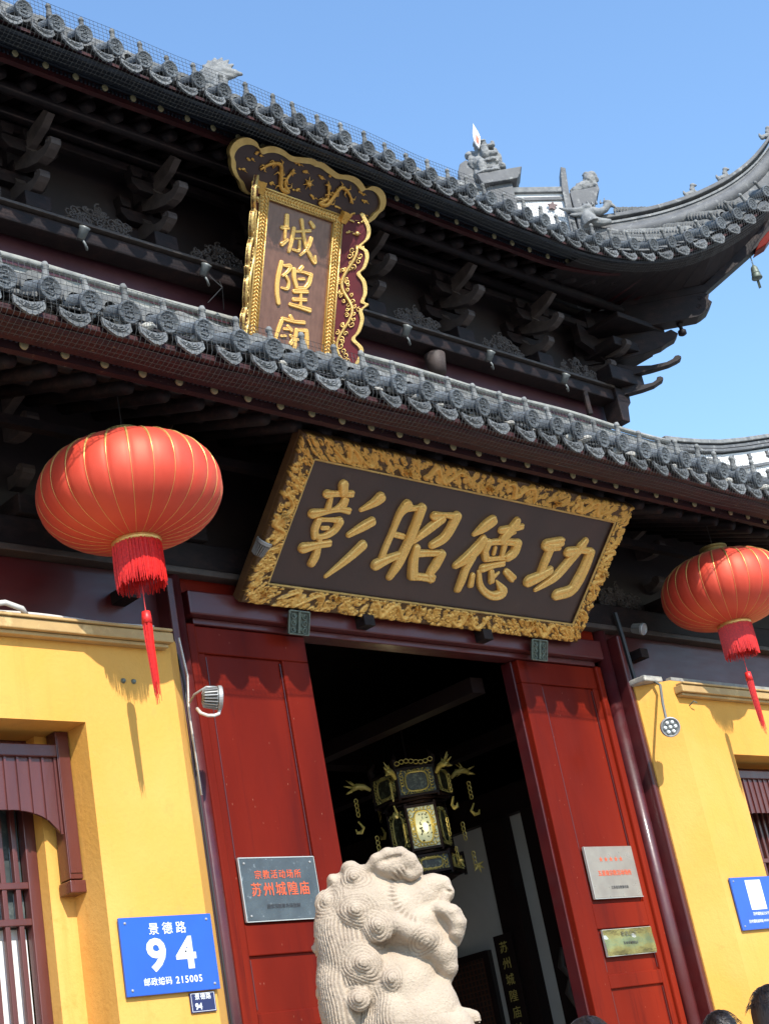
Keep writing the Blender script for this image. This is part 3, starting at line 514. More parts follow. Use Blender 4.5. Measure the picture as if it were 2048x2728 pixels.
m = MB(); diag(m, [(.2, 9.07), (1.2, 9.08), (1.86, 9.54), (2.02, 9.66), (2.12, 9.78), (2.30, 10.02), (2.36, 10.00), (2.28, 9.86), (2.18, 9.66), (2.10, 9.58), (2.02, 9.53), (1.88, 9.42), (1.2, 8.99), (.2, 8.99)], .15); m.build('hip_beam_tip', 'wood', G, bevel=.006)
m = MB(); diag(m, [(1.83, 9.36), (1.97, 9.42), (2.05, 9.50), (2.20, 9.62), (2.24, 9.75), (2.13, 9.62), (2.02, 9.565), (1.9, 9.46)], .16); m.build('red_beam_end', 'lacquer', G, bevel=.01)
# hanging knob below the beam end
m2 = MB(); p = Vector((4.55, 1.15, 8.72))+dg*.86
m2.lathe([(.01, 0), (.035, 0), (.035, -.03), (.02, -.045), (.02, -.07), (.045, -.09), (.045, -.13), (.02, -.145), (.01, -.145)][::-1], p, 10); m2.build('beam_drop', 'wood', G, smooth=True)
# fan of ribs closing the underside of the corner
lowz = lambda a: float(np.interp(a, [0, 1.2, 1.88, 2.02, 2.18, 2.4], [8.99, 8.99, 9.42, 9.53, 9.66, 10.0]))
for k in range(9):
    q = k/8; a = Vector((4.2+q*1.2, .9-.75*q, 8.98)); b = up_e(4.5+q*1.45); t, o = frame(up_e, 4.5+q*1.45)
    b = b - o*.36 + Vector((0, 0, -.07)); xk = 4.55+q*1.05; ak = (xk-4.55)/.707; a = Vector((xk, 5.7-xk, lowz(ak)+.03))
    MB().tube([a, b], .030, 7).build('corner_rafter', 'maroon', UR, smooth=True)
P = [[up_e(x)+Vector((-.02, .06, -.125)), (Vector((x, 5.7-x, lowz((x-4.55)/.707)+.05)) if x > 4.56 else Vector((x, 1.14, 9.04)))] for x in np.linspace(3.4, 6.24, 20)]
MB().grid(P).build('corner_soffit', 'soffit', UR)

# clustered arms at the corner set
for (x, y, z) in ((4.50, .98, 8.30), (4.62, .82, 8.48)):
    m = MB(); nose(m, y, z, .085, 1.08); carve(m, y, z-.018, .085); m.build('bracket_arm', 'arm', G, loc=(x-.1, 0, 0))
for k, (x, z) in enumerate(((4.86, 8.40), (5.05, 8.60))):   # arms on the side face of the corner
    m = MB(); m.prism([(x-a*1.0-.02, z+b) for a, b in NOSE], lambda a, b, w: (a, w, b), 1.1, 1.18); m.build('side_bracket_arm', 'wood', G)
m = MB(); m.box(4.3, 4.85, .95, 1.4, 8.10, 8.26); m.box(4.35, 5.0, .85, 1.5, 8.45, 8.55); m.box(4.3, 5.1, .7, 1.6, 8.68, 8.74); m.build('corner_block', 'wood', G, bevel=.01)
# side wall and side eave of the upper storey
MB().box(4.45, 4.6, 1.45, 6.5, 7.4, 9.6).build('upper_side_wall', 'maroon', G)
MB().box(-4.6, 4.6, 6.4, 6.5, 7, 9.6).build('upper_back_wall', 'maroon', G)

# ---- hip ridge: wall plates, mouldings, curved cap
hp = [(1.66, 10.72, 9.55), (1.5, 10.66, 9.60), (1.28, 10.55, 9.62), (1.07, 10.46, 9.62)]
def hip(y, z): return (5.7-y, y, z)
def ridge_bar(pts, half, h, mb=None):                  # pts (y,z); bar of half-thickness across the diagonal
    mb = mb or MB(); vs = []; sd = Vector((1, 1, 0)).normalized()
    for y, z in pts:
        c = Vector(hip(y, z)); vs += [c-sd*half, c+sd*half, c+sd*half-Vector((0, 0, h)), c-sd*half-Vector((0, 0, h))]
    n = len(pts); fs = [(4*i+k, 4*i+4+k, 4*i+4+(k+1) % 4, 4*i+(k+1) % 4) for i in range(n-1) for k in range(4)] + [(0, 1, 2, 3), (4*n-1, 4*n-2, 4*n-3, 4*n-4)]
    return mb.add(vs, fs)
HR = ridge_bar([(3.3, 11.6), (2.6, 11.2), (1.54, 10.60), (1.14, 10.50)], .05, 1.0).build('hip_ridge', 'white', UR)
ridge_bar([(3.3, 11.75), (2.6, 11.32), (1.66, 10.70), (1.54, 10.655), (1.14, 10.55)], .085, .07).build('ridge_cap', 'roofstone', HR, bevel=.01)
ridge_bar([(3.3, 11.62), (2.6, 11.19), (1.66, 10.575), (1.54, 10.53), (1.14, 10.43)], .07, .04).build('ridge_moulding', 'ridge', HR)
# upright plate and jutting block that end the steep part
m = MB(); diag(m, [(-.02, 9.8), (.045, 9.8), (.075, 10.45), (.105, 10.76), (.055, 10.785), (.005, 10.5)], .2); m.build('ridge_end_plate', 'ridge', HR, bevel=.006)
m = MB(); diag(m, [(.078, 9.95), (.20, 9.95), (.29, 10.18), (.315, 10.24), (.36, 10.36), (.40, 10.42), (.395, 10.46), (.078, 10.45)], .22); m.build('ridge_block', 'ridge', HR, bevel=.008)
# plum-blossom relief on the white plate
def flower(c, ax, bx, r=.05, th=.012):
    ax = Vector(ax); bx = Vector(bx); nn = ax.cross(bx); mb = MB()
    poly = []
    for k in range(10):
        q = 2*math.pi*k/10; rr = r if k % 2 == 0 else r*.5; poly.append((rr*math.cos(q), rr*math.sin(q)))
    mb.prism(poly, lambda a, b, w: Vector(c)+ax*a+bx*b+nn*w, 0, th); return mb
flower(Vector(hip(1.245, 10.335))-sd*.066, dg, (0, 0, 1), .06, .014).build('flower_relief', 'maroon', HR)
# sweeping lower ridge
lowr = [(1.02, 10.13), (.82, 10.12), (.60, 10.115), (.325, 10.144), (.037, 10.24), (-.227, 10.388), (-.43, 10.60), (-.56, 10.80), (-.66, 11.02), (-.76, 11.32)]
def cr(pts, n):                                        # resample smoothly
    X = np.array([p[0] for p in pts]); Y = np.array([p[1] for p in pts]); t = np.linspace(0, 1, len(pts)); tt = np.linspace(0, 1, n)
    k = np.interp(tt, t, X); z = np.interp(tt, t, Y); z = np.convolve(np.pad(z, 3, 'edge'), np.ones(7)/7, 'valid'); k = np.convolve(np.pad(k, 3, 'edge'), np.ones(7)/7, 'valid')
    return list(zip(k, z))
L2 = cr(lowr, 40)
SR = ridge_bar([(y, z-.10) for y, z in L2], .045, .42).build('corner_ridge', 'ridge', UR, label='dark ridge sweeping up to the roof corner')
ridge_bar(L2, .075, .05).build('ridge_cap', 'ridge', SR, bevel=.01)
ridge_bar([(y, z-.085) for y, z in L2], .06, .025).build('ridge_moulding', 'roofstone', SR)
mb = MB(); mb.tube([Vector(hip(y, z-.22)) for y, z in L2], .085, 12); mb.build('ridge_roll', 'ridge', SR, smooth=True)
# main ridge far behind
MB().box(-2.6, 2.6, 3.3, 3.5, 11.2, 12.35).build('main_ridge', 'ridge', UR, bevel=.02)

# ============================================================ side wing ridge at right
WR = thing('side_roof_ridge', 'white walled roof ridge with dark caps and flower reliefs rising at the right edge', 'roof ridge', (5.3, 1.2, 7.3))
rp = [(0, .36), (.35, .40), (.7, .45), (1.1, .52), (1.6, .64), (2.2, .80), (3., 1.02), (3.8, 1.3)]
def bar(pts, y0, y1, h): 
    mb = MB(); A = [(a, b) for a, b in pts]; B = [(a, b-h) for a, b in pts]; return mb.strip(A, B, lambda a, b, w: (a, w, b), y0, y1)
bar([(a, b-.10) for a, b in rp], 0, .12, .8).build('ridge_wall', 'white', WR)
bar([(a-.02, b+.06) for a, b in rp], -.06, .18, .05).build('ridge_cap', 'roofstone', WR, bevel=.008)
bar([(a, b) for a, b in rp], -.035, .15, .035).build('upper_moulding', 'ridge', WR)
bar([(a, b-.05) for a, b in rp], -.05, .16, .03).build('ridge_line', 'ridge', WR)
bar([(a, b-.27) for a, b in rp], -.03, .15, .03).build('lower_moulding', 'ridge', WR)
for a in (.62, .95, 1.3, 1.68, 2.1):
    z = np.interp(a, [p[0] for p in rp], [p[1] for p in rp])-.17
    flower((a, -.002, z), (1, 0, 0), (0, 0, 1), .05, .02).build('flower_relief', 'ridge', WR)

# ============================================================ LOWER STOREY
def mir(x0, x1, s): return (x0, x1) if s < 0 else (-x1, -x0)
for s in (-1, 1):
    nm = 'left' if s < 0 else 'right'
    mb = MB(); f = lambda a, b, w: (a if s < 0 else -a, b, w)
    mb.prism([(-3.11, 0), (-2.475, 0), (-2.265, .20), (-2.265, .60), (-3.11, .60)], f, 0, 4.46)
    mb.prism([(-7, 0), (-3.1101, 0), (-3.1101, .60), (-7, .60)], f, 3.868, 4.46)
    mb.prism([(-3.26, .28), (-3.1101, .28), (-3.1101, .60), (-3.26, .60)], f, 0, 3.868)
    mb.prism([(-7, .28), (-4.74, .28), (-4.74, .60), (-7, .60)], f, 0, 3.868)
    mb.prism([(-7, 0), (-4.89, 0), (-4.89, .28), (-7, .28)], f, 0, 3.868)
    mb.prism([(-4.74, .28), (-3.2601, .28), (-3.2601, .60), (-4.74, .60)], f, 0, 1.1)
    wall = mb.build('plaster_wall', 'plaster', G, label='yellow plaster wall with a recessed window, %s of the doors' % nm)
    # window
    X = lambda a: a if s < 0 else -a
    def bx(mb, a0, a1, y0, y1, z0, z1): mb.box(min(X(a0), X(a1)), max(X(a0), X(a1)), y0, y1, z0, z1)
    mw = MB(); bx(mw, -4.74, -3.26, .36, .42, 3.60, 3.868); bx(mw, -3.33, -3.2605, .36, .42, 1.1, 3.60); bx(mw, -4.74, -4.67, .36, .42, 1.1, 3.60); bx(mw, -4.67, -3.33, .36, .42, 1.1, 1.2)
    W = mw.build('window', 'winwood', G, bevel=.006)
    for k in range(15):
        q = MB(); a = -3.375-k*.083; bx(q, a-.03, a, .368, .40, 1.2, 3.60); q.build('mullion', 'winwood', W, bevel=.004)
    for z in (3.075, 2.885, 2.0): q = MB(); bx(q, -4.67, -3.33, .362, .41, z-.018, z+.018); q.build('crossbar', 'winwood', W, bevel=.004)
    q = MB(); bx(q, -4.67, -3.33, .425, .43, 2.86, 3.6); q.build('pane', 'pane', W)
    q = MB(); bx(q, -4.67, -3.33, .432, .44, 1.15, 2.86); q.build('white_board', 'paper', W)
    # valance of vertical boards with a lobed lower edge
    vz = lambda a: 3.305+.13*max(0, 1-((a+3.50)/.27)**2)**.5 if a > -3.5 else 3.435
    q = MB(); bx(q, -4.6, -3.20, .165, .235, 3.72, 3.79); V = q.build('valance', 'winwood', G, bevel=.006)
    for k in range(18):
        a1 = -3.205-k*.0765; a0 = a1-.072
        pl = [(a1, 3.72), (a1, vz(a1)), ((a0+a1)/2, vz((a0+a1)/2)), (a0, vz(a0)), (a0, 3.72)]
        MB().prism(pl, lambda a, b, w: (X(a), w, b), .19, .205).build('slat', 'winwood', V)
        MB().prism([(a1+.002, 3.72), (a1+.002, vz(a1)-.004), (a1-.012, vz(a1)-.004), (a1-.012, 3.72)], lambda a, b, w: (X(a), w, b), .18, .19).build('slat', 'winwood', V)
    # hanging corner post
    q = MB(); bx(q, -3.197, -3.115, .172, .262, 3.06, 3.866); HP = q.build('hanging_post', 'winwood', G, bevel=.004)
    q = MB(); bx(q, -3.192, -3.120, .166, .175, 3.09, 3.84); q.build('bead', 'winwood', HP, bevel=.002)
    q = MB(); bx(q, -3.207, -3.108, .160, .272, 2.985, 3.052); q.build('post_cap', 'winwood', HP, bevel=.006)
    # painted ledge along the wall head
    q = MB(); bx(q, -7, -2.50, -.085, -.001, 4.345, 4.405); L = q.build('wall_ledge', 'plaster_trim', G, bevel=.006)
    q = MB(); bx(q, -7, -2.52, -.055, -.001, 4.322, 4.343); q.build('ledge_moulding', 'plaster_trim', L, bevel=.004)
    q = MB(); bx(q, -7, -2.51, -.10, -.02, 4.408, 4.424); q.build('ledge_top', 'plaster_trim', L, bevel=.004)
    # doors: fixed leaf with framed panels
    q = MB()
    bx(q, -1.99, -1.07, .352, .48, 4.475, 4.655)                       # head rail
    bx(q, -1.99, -1.925, .352, .48, 0.2, 4.475); bx(q, -1.30, -1.07, .352, .48, .2, 4.475)
    bx(q, -1.925, -1.30, .352, .48, 2.62, 2.80); bx(q, -1.925, -1.30, .352, .48, 2.20, 2.30)
    bx(q, -1.925, -1.30, .352, .48, .2, .6)
    D = q.build('door_leaf', 'lacquer', G, bevel=.007)
    for z0, z1 in ((2.80, 4.475), (2.30, 2.62), (.6, 2.20)):
        q = MB(); bx(q, -1.925, -1.30, .372, .44, z0, z1); q.build('door_panel', 'lacquer', D)
        for a_, b_ in ((-1.918, -1.912), (-1.315, -1.309)): q = MB(); bx(q, a_, b_, .362, .373, z0+.02, z1-.02); q.build('bead', 'lacquer_dark', D)
    # jamb seen edge-on, round moulding and outer post
    q = MB(); bx(q, -1.066, -1.045, .40, .50, .2, 4.655); q.build('door_edge_strip', 'lacquer_dark', D, bevel=.004)
    q = MB(); q.tube([(X(-2.135), .335, 0), (X(-2.135), .335, 5.0)], .060, 20); J = q.build('door_post', 'lacquer_dark', G, smooth=True)
    q = MB(); bx(q, -2.060, -1.992, .325, .46, 0, 4.66); q.build('post_fillet', 'lacquer', J, bevel=.012)
    q = MB(); bx(q, -2.264, -2.210, .206, .46, 0, 4.9); q.build('post_fillet', 'lacquer_dark', J, bevel=.012)
    # maroon boards over the yellow walls
    q = MB(); bx(q, -7, -2.215, .33, .40, 4.40, 4.95); q.build('frieze_board', 'lacquer_dark', G)
# lintel, transom boards, main beam
MB().box(-2.06, 2.06, .27, .47, 4.70, 4.86).build('lintel', 'lacquer_dark', G, bevel=.012)
MB().box(-2.0, 2.0, .33, .46, 4.658, 4.70).build('lintel_bead', 'lacquer_dark', G, bevel=.006)
MB().box(-2.06, 2.06, .33, .45, 4.863, 5.0).build('transom_board', 'lacquer', G)
MB().box(-7, 7, .26, .48, 5.0, 5.19).build('main_beam', 'wood', G, bevel=.015)
MB().box(-7, 7, .24, .50, 4.955, 4.998).build('beam_moulding', 'wood_edge', G, bevel=.008)
MB().box(-7, 7, .42, .50, 5.19, 6.2).build('brace_wall', 'soffit', G)
for x in (-3.13, -1.98, -.84, .84, 1.98, 3.13, -4.28): bracket_set(x, .36, 5.19, [(.27, 5.50), (.17, 5.80)], G)
for x in (-3.72, -2.55, 2.55, 3.72): o = link('carved_panel', SP[1], 'wood', G); o.location = (x, .32, 5.19)
for y, z in ((-.05, 5.92), (-.45, 5.80)): MB().tube([(-7, y, z), (7, y, z)], .045, 10).build('eave_purlin', 'wood', G, smooth=True)
MB().box(-7, 7, -.02, .04, 5.62, 5.68).build('tie_rail', 'wood', G)
for x in (-2.55, -.6, .6, 2.5): MB().box(x-.05, x+.05, .18, .44, 4.72, 4.80).build('peg', 'wood', G, bevel=.005)

# ---- interior hall (dark)
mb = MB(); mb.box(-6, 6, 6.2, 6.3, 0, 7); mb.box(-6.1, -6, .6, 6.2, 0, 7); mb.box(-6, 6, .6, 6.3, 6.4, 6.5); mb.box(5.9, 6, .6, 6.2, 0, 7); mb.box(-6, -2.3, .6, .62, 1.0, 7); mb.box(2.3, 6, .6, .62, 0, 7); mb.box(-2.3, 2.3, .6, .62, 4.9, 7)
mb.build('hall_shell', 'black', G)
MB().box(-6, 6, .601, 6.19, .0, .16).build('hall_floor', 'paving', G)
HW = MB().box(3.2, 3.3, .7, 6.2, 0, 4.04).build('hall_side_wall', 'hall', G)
MB().box(3.1, 3.32, .62, 6.2, 4.04, 4.3).build('hall_beam', 'darkwood', G)
MB().box(-6, 6, 3.4, 3.6, 4.75, 5.0).build('hall_cross_beam', 'darkwood', G)
for x in (-1, .9, 2.4): MB().box(x, x+.14, .7, 6, 4.5, 4.62).build('hall_joist', 'darkwood', G)
for y0, y1, r in ((2.55, 2.81, 0), (.7, 2.31, 0)):
    MB().box(3.06, 3.199, y0, y1, 0, 4.04).build('hall_pilaster', 'darkwood', G, bevel=.01)
# ============================================================ GREAT NAME PLAQUE over the door
PB = Vector((0, .22, 4.785)); PV = Vector((0, -.835, .825)).normalized(); PN = Vector((0, -.70283, -.71135)); PL = 1.174
def pq(a, b, w=0): return Vector((a, 0, 0)) + PV*b + PN*w         # local to plaque base point
GP = thing('name_plaque', 'wide dark plaque with four big gold characters, carved gilt frame, over the door', 'plaque', PB)
fr = .155
mb = MB(); mb.prism([(-1.69, 0), (1.69, 0), (1.69, PL), (-1.69, PL)], lambda a, b, w: pq(a, b, w), -.10, -.035); mb.build('backing_board', 'plaque_edge', GP, bevel=.006)
mb = MB(); mb.prism([(-1.69+fr, fr), (1.69-fr, fr), (1.69-fr, PL-fr), (-1.69+fr, PL-fr)], lambda a, b, w: pq(a, b, w), -.034, -.012); mb.build('field', 'plaque', GP)
# carved frame: height field of scrolling dragons and cloud curls
def carve_field(U, V, Lx, Wy, seed):
    r = np.random.default_rng(seed); H = np.zeros_like(U)
    n = int(Lx*150)
    for k in range(n):                                 # cloud curls
        cx, cy, R0 = r.uniform(0, Lx), r.uniform(.01, Wy-.01), r.uniform(.014, .030)
        dx, dy = U-cx, V-cy; d = np.sqrt(dx*dx+dy*dy); a = np.arctan2(dy, dx)
        h = (np.cos(d/R0*5.5 + a*r.choice((-1, 1)) + r.uniform(0, 6))*.5+.5)*np.clip(1-d/R0, 0, 1)**.4*.026
        H = np.maximum(H, h*(d < R0))
    for k in range(max(1, int(Lx*1.3))):               # dragon bodies
        c0 = (k+.5)*Lx/max(1, int(Lx*1.3)); ln = .36
        t = np.linspace(0, 1, 60); xx = c0+(t-.5)*ln*2*.5+.02*np.sin(t*9); yy = Wy/2+Wy*.30*np.sin(t*2*math.pi*1.6+k*1.9); rr = .017*(1-.55*np.abs(t-.35))
        for x_, y_, r_ in zip(xx, yy, rr):
            d = np.sqrt((U-x_)**2+(V-y_)**2); H = np.maximum(H, (.014+1.1*np.sqrt(np.clip(r_*r_-d*d, 0, None)))*(d < r_))
        for j in range(5):
            x_, y_ = c0+r.uniform(-.05, .05), Wy/2+r.uniform(-.04, .04); d = np.sqrt((U-x_)**2+(V-y_)**2); H = np.maximum(H, (.03-.8*d)*(d < .025))
    return H
def frame_piece(c0, c1, c2, c3, seed, name):           # c0->c1 outer edge, c3->c2 inner edge (mitred)
    Lx = math.dist(c0, c1); n = int(Lx/.0055); m = 27; S = np.linspace(0, 1, n)[:, None]; T = np.linspace(0, 1, m)[None, :]
    O = np.array(c0)[None, :]*(1-S)+np.array(c1)[None, :]*S; I = np.array(c3)[None, :]*(1-S)+np.array(c2)[None, :]*S
    P2 = O[:, None, :]*(1-T[..., None])+I[:, None, :]*T[..., None]
    U = np.broadcast_to(S*Lx, (n, m)); V = np.broadcast_to(T*fr, (n, m))
    H = carve_field(U, V, Lx, fr, seed); edge = np.minimum(T, 1-T)/.10; H = H*np.clip(edge, 0, 1) - .0
    base = -.030+.030*np.clip(edge*2, 0, 1)+.012*np.clip((T-.86)*20, 0, 1)
    H = H+base + r0.normal(0, .0012, (n, m))
    P = [[tuple(pq(P2[i, j, 0], P2[i, j, 1], H[i, j])) for j in range(m)] for i in range(n)]
    o = MB().grid(P).build('frame_rail', 'gold_carved', GP, smooth=True)
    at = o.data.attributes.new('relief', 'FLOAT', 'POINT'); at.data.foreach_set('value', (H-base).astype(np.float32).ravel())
r0 = np.random.default_rng(9)
A, B_, C_, D_ = (-1.69, 0), (1.69, 0), (1.69, PL), (-1.69, PL); a, b_, c_, d_ = (-1.69+fr, fr), (1.69-fr, fr), (1.69-fr, PL-fr), (-1.69+fr, PL-fr)
frame_piece(A, B_, b_, a, 1, 'b'); frame_piece(D_, C_, c_, d_, 2, 't'); frame_piece(A, D_, d_, a, 3, 'l'); frame_piece(B_, C_, c_, b_, 4, 'r')
# inner gilt fillet
for (p, q) in ((a, b_), (b_, c_), (c_, d_), (d_, a)):
    MB().tube([pq(*p, .004), pq(*q, .004)], .008, 6).build('fillet', 'gold_pale', GP)
# dragon heads standing proud of the frame
def spiky(mb, c, r, n, seed, fn):
    rr = random.Random(seed)
    mb.ell(c, (r, r, r), 8, 6)
    for k in range(n):
        d = Vector((rr.gauss(0, 1), rr.gauss(0, 1), rr.gauss(0, 1))).normalized(); d = d + PN*.6
        mb.tube([Vector(c), Vector(c)+d*r*1.2, Vector(c)+d*r*1.9+Vector((rr.uniform(-.01, .01), 0, rr.uniform(-.01, .01)))], [r*.35, r*.22, .001], 5)
for k, (u, v) in enumerate(((-1.62, .62), (-1.55, .10), (-.95, .13), (-.18, .13), (.36, .13), (1.05, .13), (1.62, .60), (.05, 1.08), (.80, 1.07), (-.75, 1.07))):
    mb = MB(); spiky(mb, pq(u, v, .03), .020, 16, k, pq); mb.build('dragon_head', 'gold_pale' if k in (0, 6) else 'gold', GP, smooth=True)
def stroke_mesh(strokes, fn, lift, hgt):
    mb = MB()
    for st in strokes:
        # densify with Catmull-Rom
        P = [Vector(p) for p in st]; out = []
        if len(P) == 1: P = P*2
        E = [P[0]*2-P[1]]+P+[P[-1]*2-P[-2]]
        for i in range(1, len(E)-2):
            for t in (np.linspace(0, 1, 6, endpoint=False) if i < len(E)-3 else np.linspace(0, 1, 7)):
                p0, p1, p2, p3 = E[i-1:i+3]; out.append(.5*((2*p1)+(p2-p0)*t+(2*p0-5*p1+4*p2-p3)*t*t+(3*p1-p0-3*p2+p3)*t**3))
        n = len(out); rows = []; K = 15
        d0 = (out[1]-out[0]).xy.normalized(); d1 = (out[-1]-out[-2]).xy.normalized()
        caps0 = [(Vector((*(out[0].xy-d0*out[0].z*math.sin(q)), out[0].z*math.cos(q)))) for q in (1.5, 1.15, .75, .4)]
        caps1 = [(Vector((*(out[-1].xy+d1*out[-1].z*math.sin(q)), out[-1].z*math.cos(q)))) for q in (.4, .75, 1.15, 1.5)]
        full = caps0+out+caps1
        for i, p in enumerate(full):
            if i < 4: t = d0
            elif i >= len(full)-4: t = d1
            else: t = (full[min(len(full)-1, i+1)]-full[i-1]).xy.normalized()
            nn = Vector((-t.y, t.x)); w = p.z; ref = (out[0].z if i < 4 else out[-1].z if i >= len(full)-4 else w)
            row = []
            for q in np.linspace(0, math.pi, K):
                a, b = p.x+nn.x*w*math.cos(q), p.y+nn.y*w*math.cos(q); row.append(fn(a, b, lift+min(hgt, w*1.15)*(math.sin(q)**.5)*(1-.30*math.exp(-((q-math.pi/2)/.42)**2))))
            rows.append(row)
        mb.grid(rows)
    return mb
OUT = lambda S, e: [[(x, y, w+e) for x, y, w in st] for st in S]
stroke_mesh(BIG, lambda a, b, w: pq(a, b, w), -.012, .040).build('gilt_characters', 'gold_text', GP, smooth=True)
# iron support plates under the plaque
for x in (-1.21, 1.21):
    mb = MB(); o = Vector((x, .235, 4.70)); ax, bx = Vector((1, 0, 0)), Vector((0, -.30, .95)).normalized()
    f = lambda a, b, w: ax*a+bx*b+Vector((0, -1, -.3))*w
    for a0, b0, a1, b1 in ((-.085, -.075, .085, -.075), (.085, -.075, .085, .075), (.085, .075, -.085, .075), (-.085, .075, -.085, -.075)): mb.tube([f(a0, b0, .01), f(a1, b1, .01)], .007, 5)
    mb.prism([(-.085, -.075), (.085, -.075), (.085, .075), (-.085, .075)], f, -.006, 0)
    for a0 in (-.05, .05):
        for b0 in (-.045, 0, .045): mb.tube(spiral(f(a0, b0, .008), .025, 1.2, ax, bx, 0 if a0 < 0 else math.pi, 12, 1 if a0 > 0 else -1), .0055, 5)
    mb.tube([f(0, -.07, .01), f(0, .07, .01)], .012, 6)
    tag(mb.build('support_plate', 'iron', None, loc=o), '%s pierced grey-green metal bracket plate under the wide plaque' % ('left' if x < 0 else 'right'), 'bracket', 'metal plates holding the wide plaque')

# ============================================================ UPRIGHT PLAQUE between the roofs
TB = Vector((0, .665, 8.55)); TV = Vector((0, -.388, 1)).normalized(); TN = Vector((0, -1, -.388)).normalized()
TP = thing('temple_plaque', 'upright brown plaque with three gold characters and cloud-edged gilt wings between the roofs', 'plaque', TB)
tv = lambda a, b, w=0: Vector((a, 0, 0))+TV*b+TN*w
mb = MB(); mb.prism([(-.348, -1.30), (.348, -1.30), (.348, 0), (-.348, 0)], tv, -.05, -.006); mb.build('field', 'plaque_wood', TP)
stroke_mesh(TALL, tv, -.006, .016).build('gilt_characters', 'gold_text', TP, smooth=True)
# bevelled frame with a plaited pattern
def plait(c0, c1, wdir, n, nm):
    c0, c1 = Vector(c0), Vector(c1); t = (c1-c0); Ln = t.length; t.normalize(); mb = MB()
    k = int(Ln/.030)
    for i in range(k):
        for sgn in (-1, 1):
            p = c0+t*((i+.5)*Ln/k); q = p + wdir*(sgn*.018)
            mb.tube([q-t*.016-wdir*(.014*sgn)+n*.004, q+t*.016+wdir*(.012*sgn)+n*.004], [.0055, .0075], 5)
    mb.build('plait', 'gold_pale', TP, smooth=True, kind='stuff')
xo, xi, zt = .445, .348, .06
for sgn in (-1, 1):
    mb = MB(); f = lambda a, b, w: tv(sgn*a, b, w)
    mb.prism([(xi, .0), (xo, .075), (xo, -1.36), (xi, -1.30)], f, -.03, .012); mb.build('frame_rail', 'gold', TP, bevel=.004)
    plait(tv(sgn*(xi+xo)/2, .02, .012), tv(sgn*(xi+xo)/2, -1.30, .012), Vector((1, 0, 0)), TN, '')
    MB().tube([tv(sgn*(xo-.004), .075, .016), tv(sgn*(xo-.004), -1.36, .016)], .009, 6).build('bead', 'gold_pale', TP, smooth=True); MB().tube([tv(sgn*(xi+.004), 0, .014), tv(sgn*(xi+.004), -1.3, .014)], .006, 6).build('bead', 'gold_pale', TP, smooth=True)
mb = MB(); mb.prism([(-xi, 0.0005), (xi, 0.0005), (xo, .075), (-xo, .075)], tv, -.03, .011); mb.build('frame_rail', 'gold', TP, bevel=.004)
plait(tv(-.40, .037, .012), tv(.40, .037, .012), TV, TN, '')
MB().tube([tv(-xo, .078, .016), tv(xo, .078, .016)], .009, 6).build('bead', 'gold_pale', TP, smooth=True); MB().tube([tv(-xi, 0.004, .014), tv(xi, 0.004, .014)], .006, 6).build('bead', 'gold_pale', TP, smooth=True)
def smooth_poly(P, n=5):
    out = []; E = [P[0]]+list(P)+[P[-1]]
    for i in range(1, len(E)-2):
        p0, p1, p2, p3 = [np.array(e, float) for e in E[i-1:i+3]]
        for t in np.linspace(0, 1, n, endpoint=False): out.append(tuple(.5*((2*p1)+(p2-p0)*t+(2*p0-5*p1+4*p2-p3)*t*t+(3*p1-p0-3*p2+p3)*t**3)))
    return out+[tuple(P[-1])]
# crest: half outline (x, t) mirrored
half = [(0, .350), (.06, .356), (.16, .335), (.26, .318), (.36, .338), (.45, .338), (.52, .315), (.575, .285), (.62, .318), (.70, .330), (.775, .305), (.825, .25), (.835, .18), (.80, .13), (.775, .075), (.72, .02), (.66, -.012), (.60, -.07), (.54, -.085)]
hs = smooth_poly(half, 4); outl = [(-x, t) for x, t in hs[::-1]]+hs[1:]
CD = Vector((0, -.235, .24)).normalized(); CN = Vector((0, -1, -.98)).normalized()
cb = tv(0, .078)
cv = lambda a, b, w=0: cb+Vector((a, 0, 0))+CD*b+CN*w
poly = outl + [(.445, -.03), (-.445, -.03)]
mb = MB(); mb.prism(poly, cv, -.02, 0); CR = mb.build('crest_board', 'plaque', TP)
inn = [(x*.935, .02+(t-.02)*.86) for x, t in outl]
mb = MB(); mb.strip(outl, inn, cv, -.025, .022); mb.build('crest_rim', 'gold_pale', CR, bevel=.004)
def dragon(mb, pts, r, fn, seed):
    rr = random.Random(seed); P = smooth_poly(pts, 6); n = len(P)
    mb.tube([fn(x, y, .012) for x, y in P], [r*(.35+.65*math.sin(math.pi*min(1, (i+3)/n*.9))) for i in range(n)], 7)
    for i in range(4, n-3, 5):                         # legs and fins
        x, y = P[i]
        for q in (rr.uniform(.6, 1.4), -rr.uniform(.6, 1.4)):
            dx, dy = P[i+1][0]-x, P[i+1][1]-y; an = math.atan2(dy, dx)+q; l = rr.uniform(.028, .05)
            mb.tube([fn(x, y, .012), fn(x+l*math.cos(an), y+l*math.sin(an), .016), fn(x+l*1.5*math.cos(an+.6), y+l*1.5*math.sin(an+.6), .010)], [r*.5, r*.35, .002], 5)
    x, y = P[0]
    for k in range(9):
        an = rr.uniform(0, 6.3); l = rr.uniform(.02, .045); mb.tube([fn(x, y, .016), fn(x+l*math.cos(an), y+l*math.sin(an), .018)], [r*.7, .002], 5)
def cloud(mb, x, y, fn, s=1., seed=0):
    rr = random.Random(seed)
    for k in range(4): mb.ell(fn(x+rr.uniform(-.022, .022)*s, y+rr.uniform(-.010, .010)*s, .006), (.013*s, .008, .009*s), 7, 5)
    mb.tube([fn(x+.02*s, y, .006), fn(x+.05*s, y-.006*s, .004)], [.005*s, .001], 5)
mb = MB()
